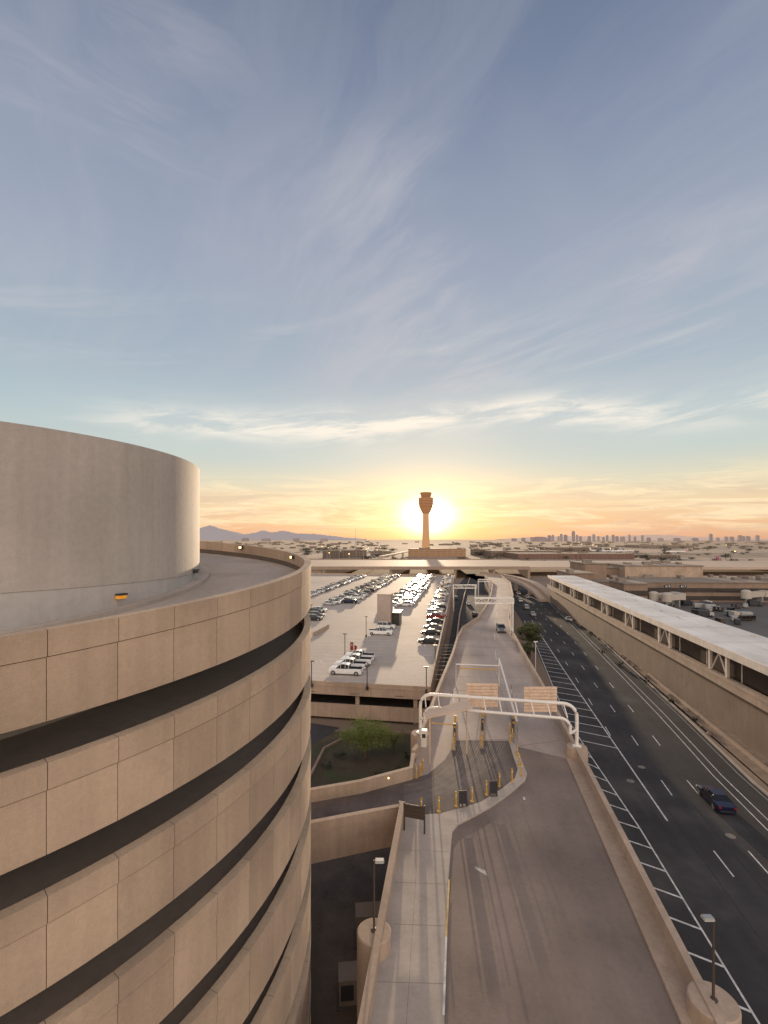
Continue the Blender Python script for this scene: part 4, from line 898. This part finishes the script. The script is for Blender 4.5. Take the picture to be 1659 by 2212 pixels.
den=M('ADD',Z,.18); pv=comb(M('DIVIDE',X,den),M('DIVIDE',Yy,den),0)
wp=n.new('ShaderNodeVectorMath'); wp.operation='SCALE'; l.new(noi(pv,1.3,4,.55,0,True),wp.inputs[0]); wp.inputs['Scale'].default_value=.36
ad=n.new('ShaderNodeVectorMath'); ad.operation='ADD'; l.new(pv,ad.inputs[0]); l.new(wp.outputs[0],ad.inputs[1]); pw_=ad.outputs[0]
def mapd(v,rot,sc,loc):
    mp=n.new('ShaderNodeMapping'); mp.vector_type='TEXTURE'; l.new(v,mp.inputs[0]); mp.inputs['Rotation'].default_value=(0,0,math.radians(rot)); mp.inputs['Scale'].default_value=(1/sc[0],1/sc[1],1); mp.inputs['Location'].default_value=(*loc,0); return mp.outputs[0]
c1=noi(mapd(pw_,33,(5.0,1.0),(3.3,.4)),1.1,8,.62,.4)
c1b=noi(mapd(pw_,-48,(4.4,1.1),(7.3,2.4)),1.0,8,.62,.4)
c2=noi(mapd(pv,0,(1,1),(1.7,5.1)),1.3,4,.5,.3)
up_=SS(Z,.22,.36)
mc_=M('MAXIMUM',M('MULTIPLY',gauss(az,.04,.26),M('SUBTRACT',1,SS(Z,.58,.74))),M('MULTIPLY',gauss(az,.60,.30),M('SUBTRACT',1,SS(Z,.42,.60))))
ml_=M('MULTIPLY',gauss(az,-.50,.28),SS(Z,.52,.64))
s1=M('MULTIPLY',SS(c1,.38,.68),M('MAXIMUM',mc_,.34)); s2=M('MULTIPLY',SS(c1b,.40,.72),M('MAXIMUM',ml_,.15))
veil=M('MULTIPLY',SS(c2,.34,.70),M('ADD',.18,M('MULTIPLY',mc_,.28)))
hi=M('MULTIPLY',M('ADD',M('MULTIPLY',M('MAXIMUM',s1,s2),.74),veil),up_)
col=mixc(M('MULTIPLY',hi,.70,0,True),col,(.52,.515,.56))
# bright middle band
wv=comb(M('MULTIPLY',az,2.2),M('MULTIPLY',te,7),0); warp=noi(wv,.9,3,.5,.2)
e0=M('ADD',M('ADD',.238,M('MULTIPLY',gauss(az,.3,.20),.035)),M('MULTIPLY',M('SUBTRACT',warp,.5),.10))
wb=comb(M('MULTIPLY',az,3.8),M('ADD',M('MULTIPLY',te,21),M('MULTIPLY',az,-2.0)),.7); cb_=noi(wb,1.3,9,.64,.5)
core_=M('MULTIPLY',gauss(te,e0,.030),SS(cb_,.38,.62)); 
band=M('ADD',core_,M('MULTIPLY',gauss(te,e0,.055),.20))
band=M('MULTIPLY',M('MULTIPLY',band,SS(az,-.70,-.32)),M('SUBTRACT',1,M('MULTIPLY',SS(az,.35,.65),.45)))
col=mixc(M('MULTIPLY',band,.95,0,True),col,(.88,.83,.74))
wb2=comb(M('MULTIPLY',az,2.0),M('ADD',M('MULTIPLY',te,14),M('MULTIPLY',az,-3.0)),5.7); cb2=noi(wb2,1.2,8,.6,.5)
band2=M('MULTIPLY',gauss(te,.37,.09),SS(cb2,.46,.74)); col=mixc(M('MULTIPLY',band2,.5),col,(.62,.62,.62))
# low warm streaks
wl=comb(M('MULTIPLY',az,4.2),M('MULTIPLY',te,36),2.2); cl=noi(wl,1.2,9,.66,.9)
low=M('MULTIPLY',M('MULTIPLY',SS(cl,.43,.62),SS(te,.0,.04)),M('SUBTRACT',1,SS(te,.09,.15)))
col=mixc(M('MULTIPLY',low,.75),col,(1.0,.82,.54))
cl2=noi(wl,2.1,9,.66,.9); low2=M('MULTIPLY',M('MULTIPLY',SS(cl2,.46,.66),SS(te,.0,.02)),M('SUBTRACT',1,SS(te,.07,.13)))
col=mixc(M('MULTIPLY',low2,.55),col,(.66,.48,.37))
# glow around the sun
da=M('MULTIPLY',M('SUBTRACT',az,SUN_AZ),.70); de=M('SUBTRACT',te,math.tan(SUN_EL)); rr=M('SQRT',M('ADD',M('MULTIPLY',da,da),M('MULTIPLY',de,de)))
g1=M('EXPONENT',M('MULTIPLY',M('POWER',M('DIVIDE',rr,.031),2),-1)); g2=M('EXPONENT',M('DIVIDE',rr,-.042)); g3=M('EXPONENT',M('DIVIDE',rr,-.12))
def addc(c,f,q): return mixc(f,c,q,'ADD')
col=addc(col,M('MULTIPLY',g1,2.6),(1,.90,.70)); col=addc(col,M('MULTIPLY',g2,1.25),(1,.56,.20)); col=addc(col,M('MULTIPLY',g3,.22),(1,.50,.20))
rear_fill=SS(M('MULTIPLY',Yy,-1),-.05,.7); col=addc(col,M('MULTIPLY',rear_fill,1.08),(1.05,.84,.66))  # added warm fill light in the unseen sky behind the camera
ns=n.new('ShaderNodeTexSky'); ns.sky_type='NISHITA'; ns.sun_disc=False; ns.sun_elevation=SUN_EL; ns.sun_rotation=SUN_AZ
col=addc(col,.012,ns.outputs[0]) 
l.new(col,bg.inputs[0]); bg.inputs[1].default_value=1.0
sl=bpy.data.lights.new('sun','SUN'); sl.energy=5.0; sl.angle=math.radians(.5); sl.color=(1,.76,.50)
so=bpy.data.objects.new('sun',sl); scn.collection.objects.link(so)
a_,e_=math.radians(4.2),math.radians(5.0)
sd=Vector((math.sin(a_)*math.cos(e_),math.cos(a_)*math.cos(e_),math.sin(e_)))
so.rotation_euler=sd.to_track_quat('Z','Y').to_euler()
cd=bpy.data.cameras.new('camera'); cd.sensor_fit='HORIZONTAL'; cd.sensor_width=36; cd.lens=36*F/1659; cd.shift_y=59/1659; cd.clip_end=60000; cd.clip_start=.1
co=bpy.data.objects.new('camera',cd); scn.collection.objects.link(co); co.location=(0,0,CAMZ); co.rotation_euler=(math.pi/2,0,0); scn.camera=co
